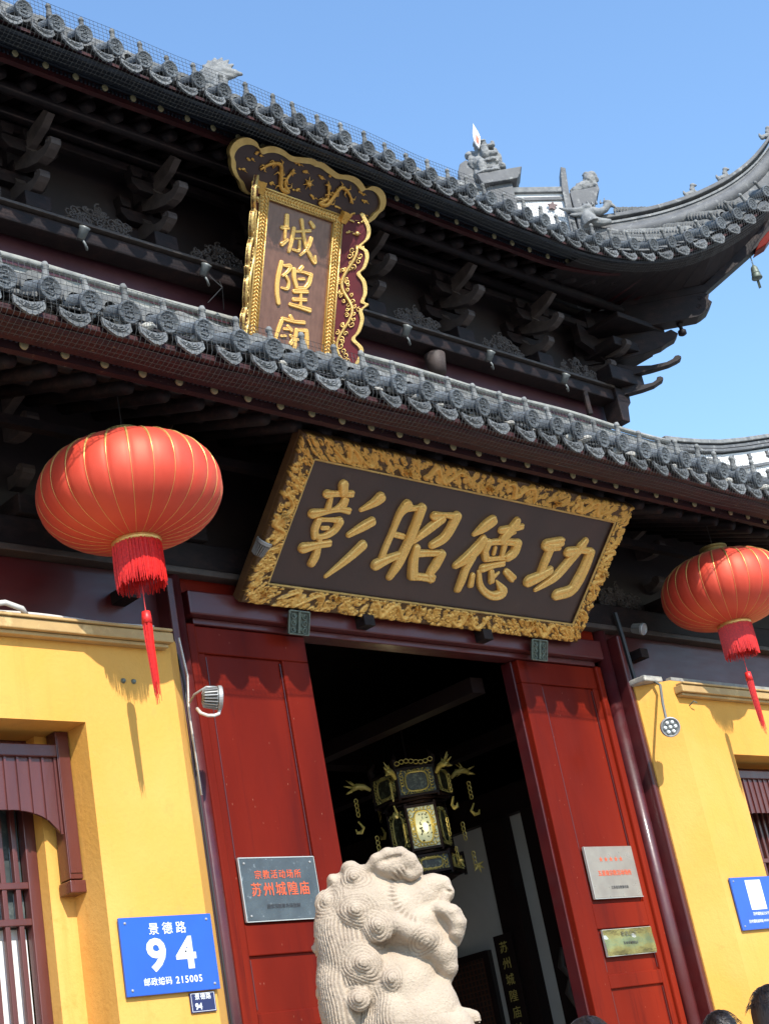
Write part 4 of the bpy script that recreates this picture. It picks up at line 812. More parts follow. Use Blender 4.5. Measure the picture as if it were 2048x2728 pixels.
dragon(mb, [(-.20, .20), (-.23, .10), (-.17, .04), (-.25, .05), (-.29, .14), (-.33, .22), (-.42, .20), (-.50, .13)], .019, cv, 1)
dragon(mb, [(.20, .20), (.23, .10), (.17, .04), (.25, .05), (.29, .14), (.33, .22), (.42, .20), (.50, .13)], .019, cv, 2)
mb.ell(cv(0, .16, .01), (.030, .02, .030), 10, 6)
for q in np.linspace(0, 6.28, 8): mb.tube([cv(0, .16, .01), cv(.055*math.cos(q), .16+.055*math.sin(q), .01)], [.008, .002], 5)
for k, (x, y) in enumerate(((-.08, .24), (.10, .24), (-.10, .08), (.09, .07), (-.62, .18), (-.66, .08), (.62, .18), (.66, .08), (-.56, .24), (.56, .24), (-.36, .06), (.36, .06), (-.16, .28), (.2, .28))): cloud(mb, x, y, cv, 1.2, k)
mb.build('crest_carving', 'gold', CR, smooth=True)
for sgn in (-1, 1):                                    # small volutes over the frame corners
    mb = MB(); mb.prism([(-.05, 0), (.05, 0), (.04, .09), (-.05, .10)], lambda a, b, w: cv(sgn*(.47+a), b-.05, w), 0, .05); mb.tube(spiral(cv(sgn*.53, .02, .04), .04, 1.3, (1, 0, 0), CD, 1.5, 12, sgn), .010, 5); mb.build('corner_volute', 'gold', CR, bevel=.003)
# side wings, splayed forward
wing = [(.186, .07), (.224, .0), (.258, -.08), (.250, -.16), (.190, -.215), (.245, -.262), (.262, -.33), (.240, -.41), (.198, -.448), (.252, -.53), (.270, -.63), (.250, -.70), (.292, -.732), (.243, -.772), (.262, -.85), (.240, -.95), (.198, -1.008), (.268, -1.09), (.275, -1.15), (.232, -1.25), (.20, -1.33)]
ws = smooth_poly(wing, 4)
for sgn in (-1, 1):
    WD = Vector((sgn, -1, 0)).normalized(); WNn = Vector((sgn*1, 1, .388)).normalized() if False else (WD.cross(TV).normalized()*(1 if sgn > 0 else -1))
    if WNn.y > 0: WNn = -WNn
    wb = tv(sgn*xo, 0, 0)
    wv = lambda a, b, w=0, wb=wb, WD=WD, WNn=WNn: wb+WD*a+TV*b+WNn*w
    mb = MB(); mb.prism([(0.002, .075)]+ws+[(0.002, -1.36)], wv, -.016, 0); WG = mb.build('side_wing', 'wing', TP)
    mb = MB(); mb.strip(ws, [(x-.034, y+.0) for x, y in ws], wv, -.022, .016); mb.build('wing_rim', 'gold_pale', WG, bevel=.003)
    mb = MB(); rr = random.Random(5)
    path = [(.05+.05*math.sin(t*10), -.28-t*.95) for t in np.linspace(0, 1, 14)]
    path = [(.10+.055*math.sin(t*13+1), -.20-t*1.08) for t in np.linspace(0, 1, 26)]
    mb.tube([wv(x, y, .010) for x, y in path], [.016*(1-.5*abs(t-.3)) for t in np.linspace(0, 1, 26)], 6)
    for i in range(1, 26):
        x, y = path[i]
        for q in (0, 1):
            hnd = 1 if q else -1; mb.tube(spiral(wv(x+hnd*rr.uniform(.02, .055), y+rr.uniform(-.02, .02), .008), rr.uniform(.018, .030), 1.15, WD, TV, rr.uniform(0, 6), 10, hnd), .0052, 5)
    for k, (x, y) in enumerate(((.06, -.07), (.13, -.10), (.17, .0), (.10, .02))): cloud(mb, x, y, wv, 1.0, k)
    mb.ell(wv(.145, -.10, .01), (.020, .020, .020), 10, 6)
    mb.build('wing_carving', 'gold_pale', WG, smooth=True)
MB().tube([tv(0, -.2, -.06), Vector((0, .52, -.35))], .02, 6).build('stay', 'iron', TP)

# ============================================================ RED SILK LANTERNS
def lantern(loc, label):
    t = thing('red_lantern', label, 'lantern', loc, 'red silk lanterns under the lower eave')
    NR = 26; R, Hh = .52, .300; P = []
    per = 8
    for i in range(33):
        th = math.pi*(.055+.89*i/32); ct, st = math.cos(th), math.sin(th)
        z = Hh*math.copysign(abs(ct)**.92, ct); r = R*(st**.80)
        row = []
        for k in range(NR*per+1):
            ph = 2*math.pi*k/(NR*per); u = (k % per)/per; bul = 1-.017*(2*u-1)**4*st - .004*(1-math.sin(math.pi*u))
            row.append((r*bul*math.cos(ph), r*bul*math.sin(ph), z))
        P.append(row)
    MB().grid(P).build('silk_body', 'silk', t, smooth=True)
    for k in range(NR):
        ph = 2*math.pi*k/NR; pts = []; rad = []
        for i in range(25):
            th = math.pi*(.055+.89*i/24); ct, st = math.cos(th), math.sin(th); z = Hh*math.copysign(abs(ct)**.92, ct); r = R*(st**.80)*.985+.001
            pts.append((r*math.cos(ph), r*math.sin(ph), z)); rad.append(.0016+.0062*max(0, math.sin((th-.35)*2.6) if .35 < th < 1.5 else 0))
        MB().tube(pts, rad, 5).build('rib', 'ribgold', t, smooth=True)
    MB().lathe([(.001, .285), (.115, .285), (.120, .302), (.106, .312), (.100, .350), (.116, .360), (.114, .375), (.001, .378)], n=28).build('top_cap', 'capgold', t, smooth=False, bevel=.002)
    MB().lathe([(.001, -.283), (.120, -.283), (.140, -.300), (.137, -.320), (.134, -.325), (.001, -.325)], n=36).build('bottom_ring', 'ribgold', t, smooth=True)
    mb = MB(); rr = random.Random(int(loc[0]*10)+40)
    for k in range(210):
        ph = 2*math.pi*k/210; r = .132+rr.uniform(-.005, .005); z1 = -.560+rr.uniform(-.022, .015)
        mb.tube([(r*math.cos(ph), r*math.sin(ph), -.320), ((r+.003)*math.cos(ph+.01), (r+.003)*math.sin(ph+.01), -.47), ((r+rr.uniform(-.006, .006))*math.cos(ph+rr.uniform(-.03, .03)), (r+.004)*math.sin(ph), z1)], [.0033, .0036, .0015], 3, False)
    mb.build('fringe', 'fringe', t, kind='stuff')
    MB().cyl((0, 0, -.35), (0, 0, -.71), .003, n=5).build('cord', 'fringe', t)
    MB().lathe([(.001, -.78), (.029, -.78), (.027, -.745), (.024, -.712), (.001, -.705)], n=16).build('tassel_head', 'fringe', t, smooth=True)
    mb = MB()
    for k in range(70):
        ph = rr.uniform(0, 6.28); r = .025*rr.random()**.5; l = rr.uniform(.30, .42) if rr.random() < .6 else rr.uniform(.34, .47)
        mb.tube([(r*math.cos(ph), r*math.sin(ph), -.77), (r*.9*math.cos(ph), r*.9*math.sin(ph), -.9), (r*math.cos(ph)*.7+.004, r*math.sin(ph)*.8-.004, -.77-l)], [.0034, .003, .0012], 3, False)
    mb.build('tassel', 'fringe', t, kind='stuff')
    MB().tube([(0, 0, .35), (.004, .0, .5), (0, .004, .78)], .0035, 5).build('hanging_wire', 'cable', t)
    return t
lantern((-2.94, -.43, 5.075), 'large round red lantern at left, hanging above the yellow wall with the blue 94 sign')
lantern((2.94, -.43, 5.125), 'round red lantern at right, cut by the picture edge, above the round spotlight')

# ============================================================ SIGNS
def screws(mb, w, h, y=-.012, r=.008):
    for a in (-w/2+.035, w/2-.035):
        for b in (-h/2+.03, h/2-.03): mb.lathe([(.001, 0), (r, 0), (r*.8, .005), (.001, .007)], (a, y, b), 10, (0, -1, 0))
# 94 house-number sign
S = thing('house_number_sign', 'blue house-number sign reading 94 with street name on the yellow wall', 'sign', (-2.765, -.004, 2.606))
MB().box(-.30, .30, -.022, -.008, -.20, .20).build('sign_plate', 'signblue', S, bevel=.003)
MB().box(-.285, .285, -.008, .003, -.185, .185).build('backing', 'alu_dark', S)
mb = MB(); screws(mb, .60, .40, -.022); mb.build('screws', 'alu', S)
text('景 德 路', .066, 'signwhite', S, 0, -.0235, .130, bold=.0002, extrude=.0008, sx=1.05)
text('9', .225, 'signwhite', S, -.088, -.0235, -.008, bold=.0070, extrude=.0008, sx=1.12)
text('4', .225, 'signwhite', S, .102, -.0235, -.008, bold=.0070, extrude=.0008, sx=1.12)
text('邮政编码', .044, 'signwhite', S, -.100, -.0235, -.138, bold=.0001, extrude=.0008, spacing=1.08)
text('215005', .050, 'signwhite', S, .100, -.0235, -.138, bold=.0006, extrude=.0008, spacing=1.20)
S = thing('small_number_plate', 'small navy number plate under the corner of the big blue 94 sign', 'sign', (-2.581, -.002, 2.348))
MB().box(-.083, .083, -.010, 0, -.052, .052).build('sign_plate', 'signnavy', S, bevel=.002)
mb = MB()
for a0, b0, a1, b1 in ((-.076, -.046, .076, -.046), (.076, -.046, .076, .046), (.076, .046, -.076, .046), (-.076, .046, -.076, -.046)): mb.tube([(a0, -.0108, b0), (a1, -.0108, b1)], .0013, 4)
mb.build('border_line', 'signwhite', S)
text('景德路', .034, 'signwhite', S, 0, -.011, .027, extrude=.0006, bold=.0001, spacing=1.15)
text('94', .046, 'signwhite', S, -.034, -.011, -.022, extrude=.0006, bold=.0010)
# steel plate, left door
S = thing('steel_plate', 'grey steel temple plate with orange characters on the left red door', 'plaque', (-1.62, .352, 3.00))
MB().box(-.295, .295, -.016, -.001, -.185, .185).build('plate', 'silver', S, bevel=.003)
mb = MB(); mb.box(-.297, .297, -.018, -.002, .185, .191); mb.box(-.301, -.295, -.018, -.002, -.188, .19); mb.box(.295, .299, -.018, -.002, -.188, .19); mb.box(-.297, .297, -.018, -.002, -.190, -.185); mb.build('bright_edge', 'silver_edge', S)
mb = MB(); screws(mb, .59, .37, -.016); mb.build('screws', 'alu', S)
text('宗教活动场所', .056, 'orange', S, -.01, -.018, .082, bold=.0003, spacing=1.22, extrude=.001)
text('苏州城隍庙', .086, 'orange', S, -.005, -.018, -.008, bold=.0006, spacing=1.18, extrude=.001)
text('国家宗教事务局监制', .029, 'blackprint', S, .0, -.018, -.105, extrude=.0006)
# right door plates
S = thing('five_star_plate', 'dull nickel plate with five orange stars on the right red door', 'plaque', (1.617, .352, 3.025))
MB().box(-.285, .285, -.020, -.001, -.19, .19).build('plate', 'bronzeplate', S, bevel=.004)
mb = MB(); mb.box(-.290, -.2855, -.022, -.002, -.19, .19); mb.box(-.29, .29, -.022, -.002, -.195, -.1905); mb.build('bright_edge', 'silver_edge', S)
mb = MB()
for k in range(5):
    pl = [((.020 if j % 2 == 0 else .009)*math.sin(j*math.pi/5), (.020 if j % 2 == 0 else .009)*math.cos(j*math.pi/5)) for j in range(10)]
    mb.prism(pl, lambda a, b, w: (-.12+.06*k+a, w, .092+b), -.022, -.0202)
mb.build('stars', 'orange', S)
text('五星级宗教活动场所', .044, 'orange', S, .01, -.0215, -.012, extrude=.0008, bold=.0004, spacing=1.02)
text('江苏省宗教事务局', .026, 'blackprint', S, .03, -.0215, -.118, extrude=.0006)
S = thing('brass_plate', 'small shiny brass notice plate below the nickel plate on the right door', 'plaque', (1.617, .352, 2.515))
P = [[(x, -.020+.0035*math.sin(x*19+z*9)+.002*math.sin(z*40), z) for x in np.linspace(-.288, .288, 25)] for z in np.linspace(-.092, .092, 10)]
mb = MB().grid(P[::-1]); mb.build('plate', 'brass', S, smooth=True); MB().box(-.29, .29, -.015, -.001, -.096, .096).build('edge', 'silver_edge', S)
text('社会公示', .040, 'blackprint', S, 0, -.0255, .052, extrude=.0006, spacing=1.4)
text('苏州市城隍庙', .024, 'blackprint', S, 0, -.0255, -.012, extrude=.0006, spacing=1.5)
# blue notice with blank white panel
S = thing('blue_notice_sign', 'blue notice sign with a white panel on the right yellow wall', 'sign', (2.85, -.004, 2.668))
MB().box(-.30, .30, -.022, -.006, -.20, .20).build('sign_plate', 'signblue', S, bevel=.003)
mb = MB(); screws(mb, .60, .40, -.022); mb.build('screws', 'alu', S)
MB().box(-.112, .098, -.0245, -.0222, -.052, .175).build('white_panel', 'signwhite', S)
text('苏州城隍庙公众号', .028, 'signwhite', S, .0, -.0235, -.085, extrude=.0006, spacing=1.0)
text('苏州城隍庙网址:WWW.SZCHM', .028, 'signwhite', S, .0, -.0235, -.14, extrude=.0006, spacing=1.0)

# ============================================================ SPOTLIGHTS, CONDUITS AND CABLES
def flood(label, loc, aim, group='round floodlights on the facade', r=.075, arm=None, leds=True, m='alu'):
    t = thing('floodlight', label, 'spotlight', loc, group); A = Vector(aim).normalized()
    MB().lathe([(.001, .002), (r, .002), (r, .022), (r*.90, .028), (r*.84, .016), (.001, .012)], n=28, axis=A).build('front_ring', m, t, smooth=False, bevel=.002)
    MB().lathe([(.001, -.085), (r*.45, -.085), (r*.6, -.01), (r*.9, .0), (.001, .0)], n=20, axis=A).build('housing', 'alu_dark' if m == 'alu' else m, t, smooth=True)
    h = Vector((0, 0, 1)) if abs(A.z) < .9 else Vector((1, 0, 0)); a = A.cross(h).normalized(); b = A.cross(a)
    mb = MB()
    for k in range(20):
        q = 2*math.pi*k/20; d = a*math.cos(q)+b*math.sin(q); tt = A.cross(d)*.0022
        p = [d*r*.42-A*.088, d*r*.78-A*.078, d*r*.95-A*.004, d*r*.42-A*.004]
        mb.add([x-tt for x in p]+[x+tt for x in p], [(0, 1, 2, 3), (7, 6, 5, 4), (0, 4, 5, 1), (1, 5, 6, 2), (2, 6, 7, 3)])
    mb.build('cooling_fins', m, t)
    if leds:
        MB().lathe([(.001, .0122), (r*.82, .0122), (r*.82, .0165), (.001, .0165)], n=24, axis=A).build('lamp_face', 'alu_dark', t)
        for k in range(7):
            q = 2*math.pi*k/6; d = (a*math.cos(q)+b*math.sin(q))*(r*.52 if k < 6 else 0)
            MB().ell(d+A*.018, (r*.19,)*3, 10, 6).build('led', 'lens', t, smooth=True)
    if arm: MB().tube(arm, .007, 7).build('arm', m, t, smooth=True)
    return t
L_ = (-2.30, -.15, 4.00)
flood('round floodlight with cooling fins beside the top of the left door post', L_, (.75, -.42, -.10), r=.072, arm=[(-.05, .19, .03), (-.08, .10, .05), (-.05, .02, .07), (.0, .0, .065)], leds=False)
mb = MB(); mb.tube([(-2.375, -.05, 3.965), (-2.385, -.09, 3.925), (-2.365, -.125, 3.90), (-2.335, -.145, 3.895), (-2.305, -.15, 3.905), (-2.29, -.15, 3.94)], .010, 8)
tag(mb.build('cable_loop', 'pipe', None, smooth=True), 'white looped cable under the finned floodlight at the left door post', 'cable')
flood('round floodlight with seven LEDs hanging on a bent pipe from the right yellow wall', (2.135, -.12, 4.02), (-.62, -.70, -.25), r=.078, m='alu')
mb = MB(); mb.tube([(2.36, .08, 4.48), (2.36, .02, 4.42), (2.27, -.02, 4.25), (2.19, -.07, 4.12), (2.17, -.08, 4.06)], .011, 8)
tag(mb.build('lamp_pipe', 'alu_dark', None, smooth=True), 'bent dark pipe carrying the seven-LED floodlight', 'pipe')
flood('small grey floodlight beside the left end of the wide plaque', (-1.66, -.05, 5.09), (.1, -.6, .5), r=.055, leds=False)
flood('small grey floodlight behind the right red lantern', (2.42, .10, 4.93), (.1, -.7, -.3), r=.05, leds=False)
for k, (x, nm) in enumerate(((-1.94, 'leftmost small beam lamp under the upper eave'), (-.82, 'small beam lamp just left of the upright plaque'), (1.40, 'first small beam lamp right of the upright plaque'), (2.49, 'second small beam lamp right of the upright plaque'), (3.58, 'beam lamp nearest the upper corner post'))):
    t = thing('beam_lamp', nm, 'spotlight', (x, 1.02, 7.96), 'small lamps clipped along the upper beam')
    MB().lathe([(.001, -.05), (.030, -.05), (.037, .03), (.045, .045), (.001, .045)], n=14, axis=(.25, -.5, 1)).build('lamp_head', 'alu_dark', t, smooth=True)
    MB().tube([(0, .02, -.03), (.01, .0, -.09), (.035, .02, -.12), (.05, .04, -.08)], .010, 6).build('lamp_arm', 'alu_dark', t, smooth=True)
mb = MB(); mb.tube([(-2.225, .25, 5.1), (-2.24, .24, 4.5), (-2.275, .16, 4.2), (-2.27, .17, 3.6), (-2.268, .17, 2.6), (-2.268, .17, .2)], .007, 6)
tag(mb.build('black_cable', 'cable', None, smooth=True), 'black cable running down the edge of the left yellow wall beside the door', 'cable')
mb = MB(); mb.tube([(-2.42, -.03, 4.40), (-2.33, .05, 4.20), (-2.34, .07, 4.0), (-2.31, .1, 3.5)], .006, 6)
tag(mb.build('brown_cable', 'pipe', None, smooth=True), 'thin pale cable draped over the top corner of the left yellow wall', 'cable')
mb = MB(); mb.tube([(2.285, .22, 5.1), (2.29, .21, 4.9), (2.31, .21, 4.52)], .02, 6)
tag(mb.build('dark_conduit', 'cable', None), 'dark conduit box rising from the top corner of the right yellow wall', 'conduit')
mb = MB(); mb.tube([(x, -.04, 4.445+.006*math.sin(x*7)) for x in np.linspace(-4.6, -2.6, 24)], .010, 6)
tag(mb.build('roof_conduit', 'pipe', None, smooth=True), 'pale conduit laid along the top of the left yellow wall', 'conduit')
mb = MB(); mb.tube([(-3.9, -.08, 4.42), (-3.6, -.10, 4.475), (-3.50, -.10, 4.45), (-3.46, -.07, 4.43)], .016, 8)
tag(mb.build('bent_conduit', 'pipe', None, smooth=True), 'thick white bent conduit end on the left wall ledge', 'conduit')
mb = MB(); mb.box(2.5, 5, .0, .05, 4.462, 4.49); tag(mb.build('wall_cap_strip', 'flash', None), 'pale strip lying along the top of the right yellow wall', 'strip')
mb = MB(); mb.box(2.22, 2.46, .05, .22, 4.462, 4.51); tag(mb.build('corner_cap', 'mortar', None, bevel=.01), 'rough pale cap block at the top corner of the right yellow wall', 'cap stone')
mb = MB(); mb.tube([(2.66, -.002, 4.26), (2.66, -.05, 4.28), (2.70, -.05, 4.27)], .006, 5); tag(mb.build('wall_hook', 'iron', None), 'rusty hook on the right yellow wall below the ledge', 'hook')
for x in (-2.83, -2.76):
    mb = MB().lathe([(.001, 0), (.016, 0), (.010, .012), (.001, .014)], (x, -.002, 4.12), 10, (0, -1, 0)); tag(mb.build('wall_plug', 'iron', None), 'rusty plug stain spot on the yellow wall under the left lantern, %s of two' % ('left' if x < -2.8 else 'right'), 'plug', 'rusty wall plugs')

mb = MB(); mb.tube([(-.80, 1.0, 7.90), (-.74, .94, 7.78), (-.66, 1.05, 7.66)], .0035, 5); mb.tube([(-.72, .98, 7.86), (-.74, .94, 7.78), (-.84, 1.02, 7.66)], .0035, 5)
tag(mb.build('crossed_wires', 'cable', None), 'two thin crossed wires dropping to the lower roof left of the upright plaque', 'wire')
for nm_, p_, m_ in (('small warm lamp glowing high in the hall near the right door jamb', (2.80, 2.75, 4.62), (.022, .022, .03)), ('small white light spot low in the hall just right of the left door', (.50, 3.2, 4.12), (.03, .02, .02))):
    t = thing('hall_light', nm_, 'lamp', p_); MB().ell((0, 0, 0), m_, 8, 6).build('bulb', 'bulb', t); MB().cyl((0, 0, m_[2]*.8), (0, 0, .10), .02, .026, 10).build('light_holder', 'darkwood', t)  # the white one is an added glowing spot of unknown source, given a holder
# ============================================================ WIND BELL at the roof corner
B = thing('wind_bell', 'dark bronze wind bell hanging from the upturned upper roof corner', 'bell', (5.815, -.115, 9.37))
B.scale = (.68, .68, .68)
mb = MB()
for k in range(4): mb.tube([(math.cos(q)*.014*(k % 2), math.cos(q)*.014*(1-k % 2), -.03-.045*k+math.sin(q)*.026) for q in np.linspace(0, 2*math.pi, 9)], .005, 5, False)
mb.build('chain', 'iron', B)
MB().lathe([(.001, -.43), (.080, -.43), (.086, -.42), (.068, -.36), (.060, -.28), (.052, -.235), (.040, -.215), (.02, -.205), (.02, -.19), (.001, -.185)], n=20).build('bell_body', 'iron', B, smooth=True)
MB().lathe([(.064, -.352), (.072, -.345), (.066, -.335)], n=20).build('bell_band', 'iron', B)
mb = MB(); mb.box(-.004, .004, -.022, .022, -.60, -.46); mb.tube([(0, 0, -.42), (0, 0, -.47)], .004, 5); mb.build('clapper', 'iron', B)

# ============================================================ ROOF FIGURES
def blob(name, label, cat, loc, parts, m='roofstone', vox=.012, rotz=0, group=None, extra=None):
    mb = MB()
    for c, r in parts:
        mb.ell(c, r, 12, 8)
    me = mb.mesh(name, True); o = link(name, me, m, None, loc=loc); o.rotation_euler = (0, 0, rotz)
    rm = o.modifiers.new('remesh', 'REMESH'); rm.mode = 'VOXEL'; rm.voxel_size = vox; rm.use_smooth_shade = True
    sm = o.modifiers.new('smooth', 'SMOOTH'); sm.iterations = 2
    tx = bpy.data.textures.new(name, 'CLOUDS'); tx.noise_scale = .035; dm = o.modifiers.new('carving', 'DISPLACE'); dm.texture = tx; dm.strength = vox*2.4; dm.mid_level = .5
    tag(o, label, cat, group); return o
# figures are turned so that their side faces the street corner
FZ = math.radians(-47)
st = Vector((4.04, 1.66, 10.86))
W_ = thing('warrior_figure', 'grey seated warrior with a white flame crest on the hip ridge', 'statue', st)
w = blob('figure_body', '', '', (0, 0, 0), [((0, 0, .12), (.17, .14, .13)), ((-.08, -.02, .20), (.09, .12, .10)), ((.09, -.02, .17), (.10, .12, .09)), ((0, 0, .30), (.12, .10, .15)), ((-.11, 0, .34), (.06, .06, .09)), ((.11, 0, .33), (.07, .07, .09)), ((.14, -.06, .22), (.05, .05, .09)), ((-.02, 0, .46), (.055, .055, .075)), ((.03, -.04, .46), (.04, .04, .05)), ((-.02, .01, .53), (.06, .05, .06)), ((-.15, -.02, .36), (.05, .05, .05)), ((-.10, -.04, .02), (.07, .10, .09)), ((.08, -.06, .03), (.06, .1, .07)), ((.02, -.12, .30), (.05, .04, .09)), ((-.05, -.13, .10), (.05, .04, .12)), ((.09, -.12, .26), (.06, .03, .04)), ((.03, -.10, .38), (.09, .05, .03)), ((-.03, -.02, .60), (.03, .03, .05)), ((.0, -.07, .50), (.07, .03, .018)), ((.16, -.05, .08), (.05, .08, .05)), ((-.14, -.08, .22), (.05, .03, .10)), ((.03, -.14, .16), (.09, .03, .025)), ((.0, -.13, .0), (.14, .05, .03)), ((.12, -.10, .40), (.03, .03, .05))], vox=.009, rotz=FZ)
w.parent = W_; w.scale = (1, 1, .88); del w['label']; del w['category']
ax, bx = Vector((.71, -.70, 0)), Vector((0, 0, 1)); fw_ = Vector((-.70, -.71, 0))
fl = [(0, -.14), (.035, -.05), (.05, .03), (.035, .12), (.012, .20), (0, .26), (-.014, .19), (-.035, .10), (-.042, .0), (-.025, -.08)]
mb = MB(); mb.prism(fl, lambda a, b, ww: Vector((0, 0, .42))+ax*(a-.05)*.9+bx*b*.85+fw_*(.12+ww), 0, .03); mb.build('flame_crest', 'white', W_, bevel=.006)
mb = MB(); mb.prism([(a*.38, b*.38) for a, b in fl], lambda a, b, ww: Vector((0, 0, .40))+ax*(a-.045)*.9+bx*b*.85+fw_*(.151+ww), 0, .006); mb.build('flame_heart', 'orange', W_)
mb = MB(); f = lambda a, b, ww: ax*a+bx*b+fw_*ww
mb.prism([(-.10, -.16), (.28, -.16), (.32, -.11), (.34, -.05), (.36, -.02), (-.14, -.02), (-.12, -.09)], f, -.16, .16); mb.prism([(-.06, -.9), (.22, -.9), (.22, -.16), (-.06, -.16)], f, -.1, .1); mb.build('pedestal', 'ridge', W_, bevel=.008)
mb = MB(); mb.prism([(-.30, -.25), (-.22, -.30), (-.15, -.26), (-.15, .16), (-.20, .24), (-.28, .20), (-.32, .10)], f, -.07, .07); mb.build('back_plate', 'ridge', W_, bevel=.01)
hd = Vector((4.74, .96, 10.47))
blob('guardian_lion_figure', 'small grey lion sitting on the jutting block of the hip ridge', 'statue', hd, [((0, 0, .07), (.11, .07, .07)), ((.07, 0, .15), (.07, .07, .08)), ((.11, 0, .19), (.06, .06, .055)), ((.14, 0, .14), (.04, .05, .04)), ((-.09, 0, .04), (.08, .06, .05)), ((.12, 0, .05), (.03, .06, .06)), ((-.12, 0, .0), (.07, .05, .03)), ((.06, 0, .22), (.05, .05, .03))], vox=.010, rotz=math.radians(-45))
dr = Vector((4.68, 1.02, 10.20))
mb = MB()
c = lambda a, b, w=0: dg*a+Vector((0, 0, b))+sd*(w-.12)
mb.tube([c(.03, -.20), c(.01, -.12), c(.02, -.05), c(.08, -.05), c(.15, -.07), c(.21, -.05), c(.25, .0), c(.26, .035)], [.10, .085, .06, .05, .045, .04, .045, .05], 10)
mb.ell(c(.02, -.0), (.065, .065, .05), 10, 7)
mb.tube([c(0, -.02), c(-.12, .0), c(-.22, .04), c(-.27, .07)], [.05, .035, .02, .008], 8)
mb.tube([c(0, -.06), c(-.10, -.06), c(-.17, -.04)], [.035, .025, .01], 8)
for k in range(6): mb.tube([c(.02+.04*k, .03), c(-.01+.05*k, .09+.02*(k % 2))], [.016, .003], 6)
mb.tube([c(.26, .02), c(.31, -.03), c(.34, -.07)], [.03, .02, .004], 7); mb.tube([c(.04, -.16), c(.14, -.20), c(.24, -.21)], [.06, .05, .03], 8)
me = mb.mesh('dragon_figure', True); o = link('dragon_figure', me, 'roofstone', None, loc=dr)
rm = o.modifiers.new('remesh', 'REMESH'); rm.mode = 'VOXEL'; rm.voxel_size = .008; rm.use_smooth_shade = True
tag(o, 'pale grey dragon with gaping jaws where the white ridge meets the curved corner ridge', 'statue')
for y, nm in ((.18, 'lowest of the three small beasts on the curved ridge'), (-.10, 'middle small beast on the curved ridge'), (-.52, 'highest small beast on the curved ridge, near the picture edge')):
    z = float(np.interp(-y, [-q[0] for q in L2], [q[1] for q in L2])); p = Vector(hip(y, z))
    blob('ridge_beast', nm, 'statue', p, [((0, 0, .035), (.045, .03, .035)), ((.03, 0, .085), (.03, .026, .05)), ((.045, 0, .13), (.032, .028, .028)), ((.06, 0, .02), (.018, .026, .04)), ((-.045, 0, .03), (.03, .026, .03)), ((-.07, 0, .06), (.014, .014, .03)), ((.075, 0, .125), (.016, .018, .014))], vox=.007, rotz=math.radians(-45), group='small beasts on the curved corner ridge')
p = Vector((1.95, 3.4, 12.42))
mb = MB()
for k in range(11):
    q = math.radians(200-k*22); mb.tube([(0, 0, .2), (.20*math.cos(q), 0, .26+.22*math.sin(q)), (.27*math.cos(q)+.02, .0, .26+.29*math.sin(q))], [.07, .05, .012], 7)
mb.ell((0, 0, .2), (.16, .08, .2), 12, 8); mb.tube([(.1, 0, .3), (.26, 0, .22), (.36, 0, .18)], [.08, .05, .02], 8); mb.tube([(0, 0, 0), (.06, 0, .2)], [.12, .1], 8)
me = mb.mesh('ridge_ornament', True); o = link('ridge_ornament', me, 'roofstone', None, loc=p); rm = o.modifiers.new('remesh', 'REMESH'); rm.mode = 'VOXEL'; rm.voxel_size = .016; rm.use_smooth_shade = True; o.rotation_euler = (0, 0, FZ); o.scale = (.8, .8, .8)
tag(o, 'pale carved ridge ornament with curled mane showing over the upper eave at left', 'statue')
# ============================================================ STONE LION (sculpted as a distance field, meshed by surface nets)
def surface_nets(F, org, h):
    nx, ny, nz = F.shape; S = F < 0
    c = [S[i:nx-1+i, j:ny-1+j, k:nz-1+k] for i in (0, 1) for j in (0, 1) for k in (0, 1)]
    cnt = sum(x.astype(np.int8) for x in c); act = (cnt > 0) & (cnt < 8)
    idx = -np.ones(act.shape, int); I = np.argwhere(act); idx[act] = np.arange(len(I))
    acc = np.zeros((len(I), 3)); n = np.zeros(len(I))
    f = {}
    for i in (0, 1):
        for j in (0, 1):
            for k in (0, 1): f[i, j, k] = F[I[:, 0]+i, I[:, 1]+j, I[:, 2]+k]
    for a in f:
        for ax in range(3):
            if a[ax] == 0:
                b = list(a); b[ax] = 1; b = tuple(b); fa, fb = f[a], f[b]; m = (fa < 0) != (fb < 0)
                t = np.where(m, fa/np.where(m, fa-fb, 1), 0); p = np.tile(np.array(a, float), (len(I), 1)); p[:, ax] += t
                acc[m] += p[m]; n[m] += 1
    V = (I+acc/n[:, None])*h+np.array(org)
    Q = []
    for ax in range(3):
        sl0 = [slice(1, -1)]*3; sl1 = [slice(1, -1)]*3; sl0[ax] = slice(0, -1); sl1[ax] = slice(1, None)
        a = S[tuple(sl0)]; b = S[tuple(sl1)]; E = np.argwhere(a != b); flip = a[tuple(E.T)]
        E = E + 1; E[:, ax] -= 1
        u, v = (ax+1) % 3, (ax+2) % 3
        def off(du, dv):
            e = E.copy(); e[:, u] -= du; e[:, v] -= dv; return idx[tuple(e.T)]
        q = np.stack([off(0, 0), off(1, 0), off(1, 1), off(0, 1)], 1)
        q[~flip] = q[~flip][:, ::-1]; Q.append(q)
    Q = np.concatenate(Q); Q = Q[(Q >= 0).all(1)]
    return V, Q
def px(x, y):                                           # sculptor's sketch units -> metres (p right, z up)
    return np.array([.049+(x-800)*.000564-(y-190)*.000101, 2.638-(x-800)*.0001055-(y-190)*.0005467])
U = .00056
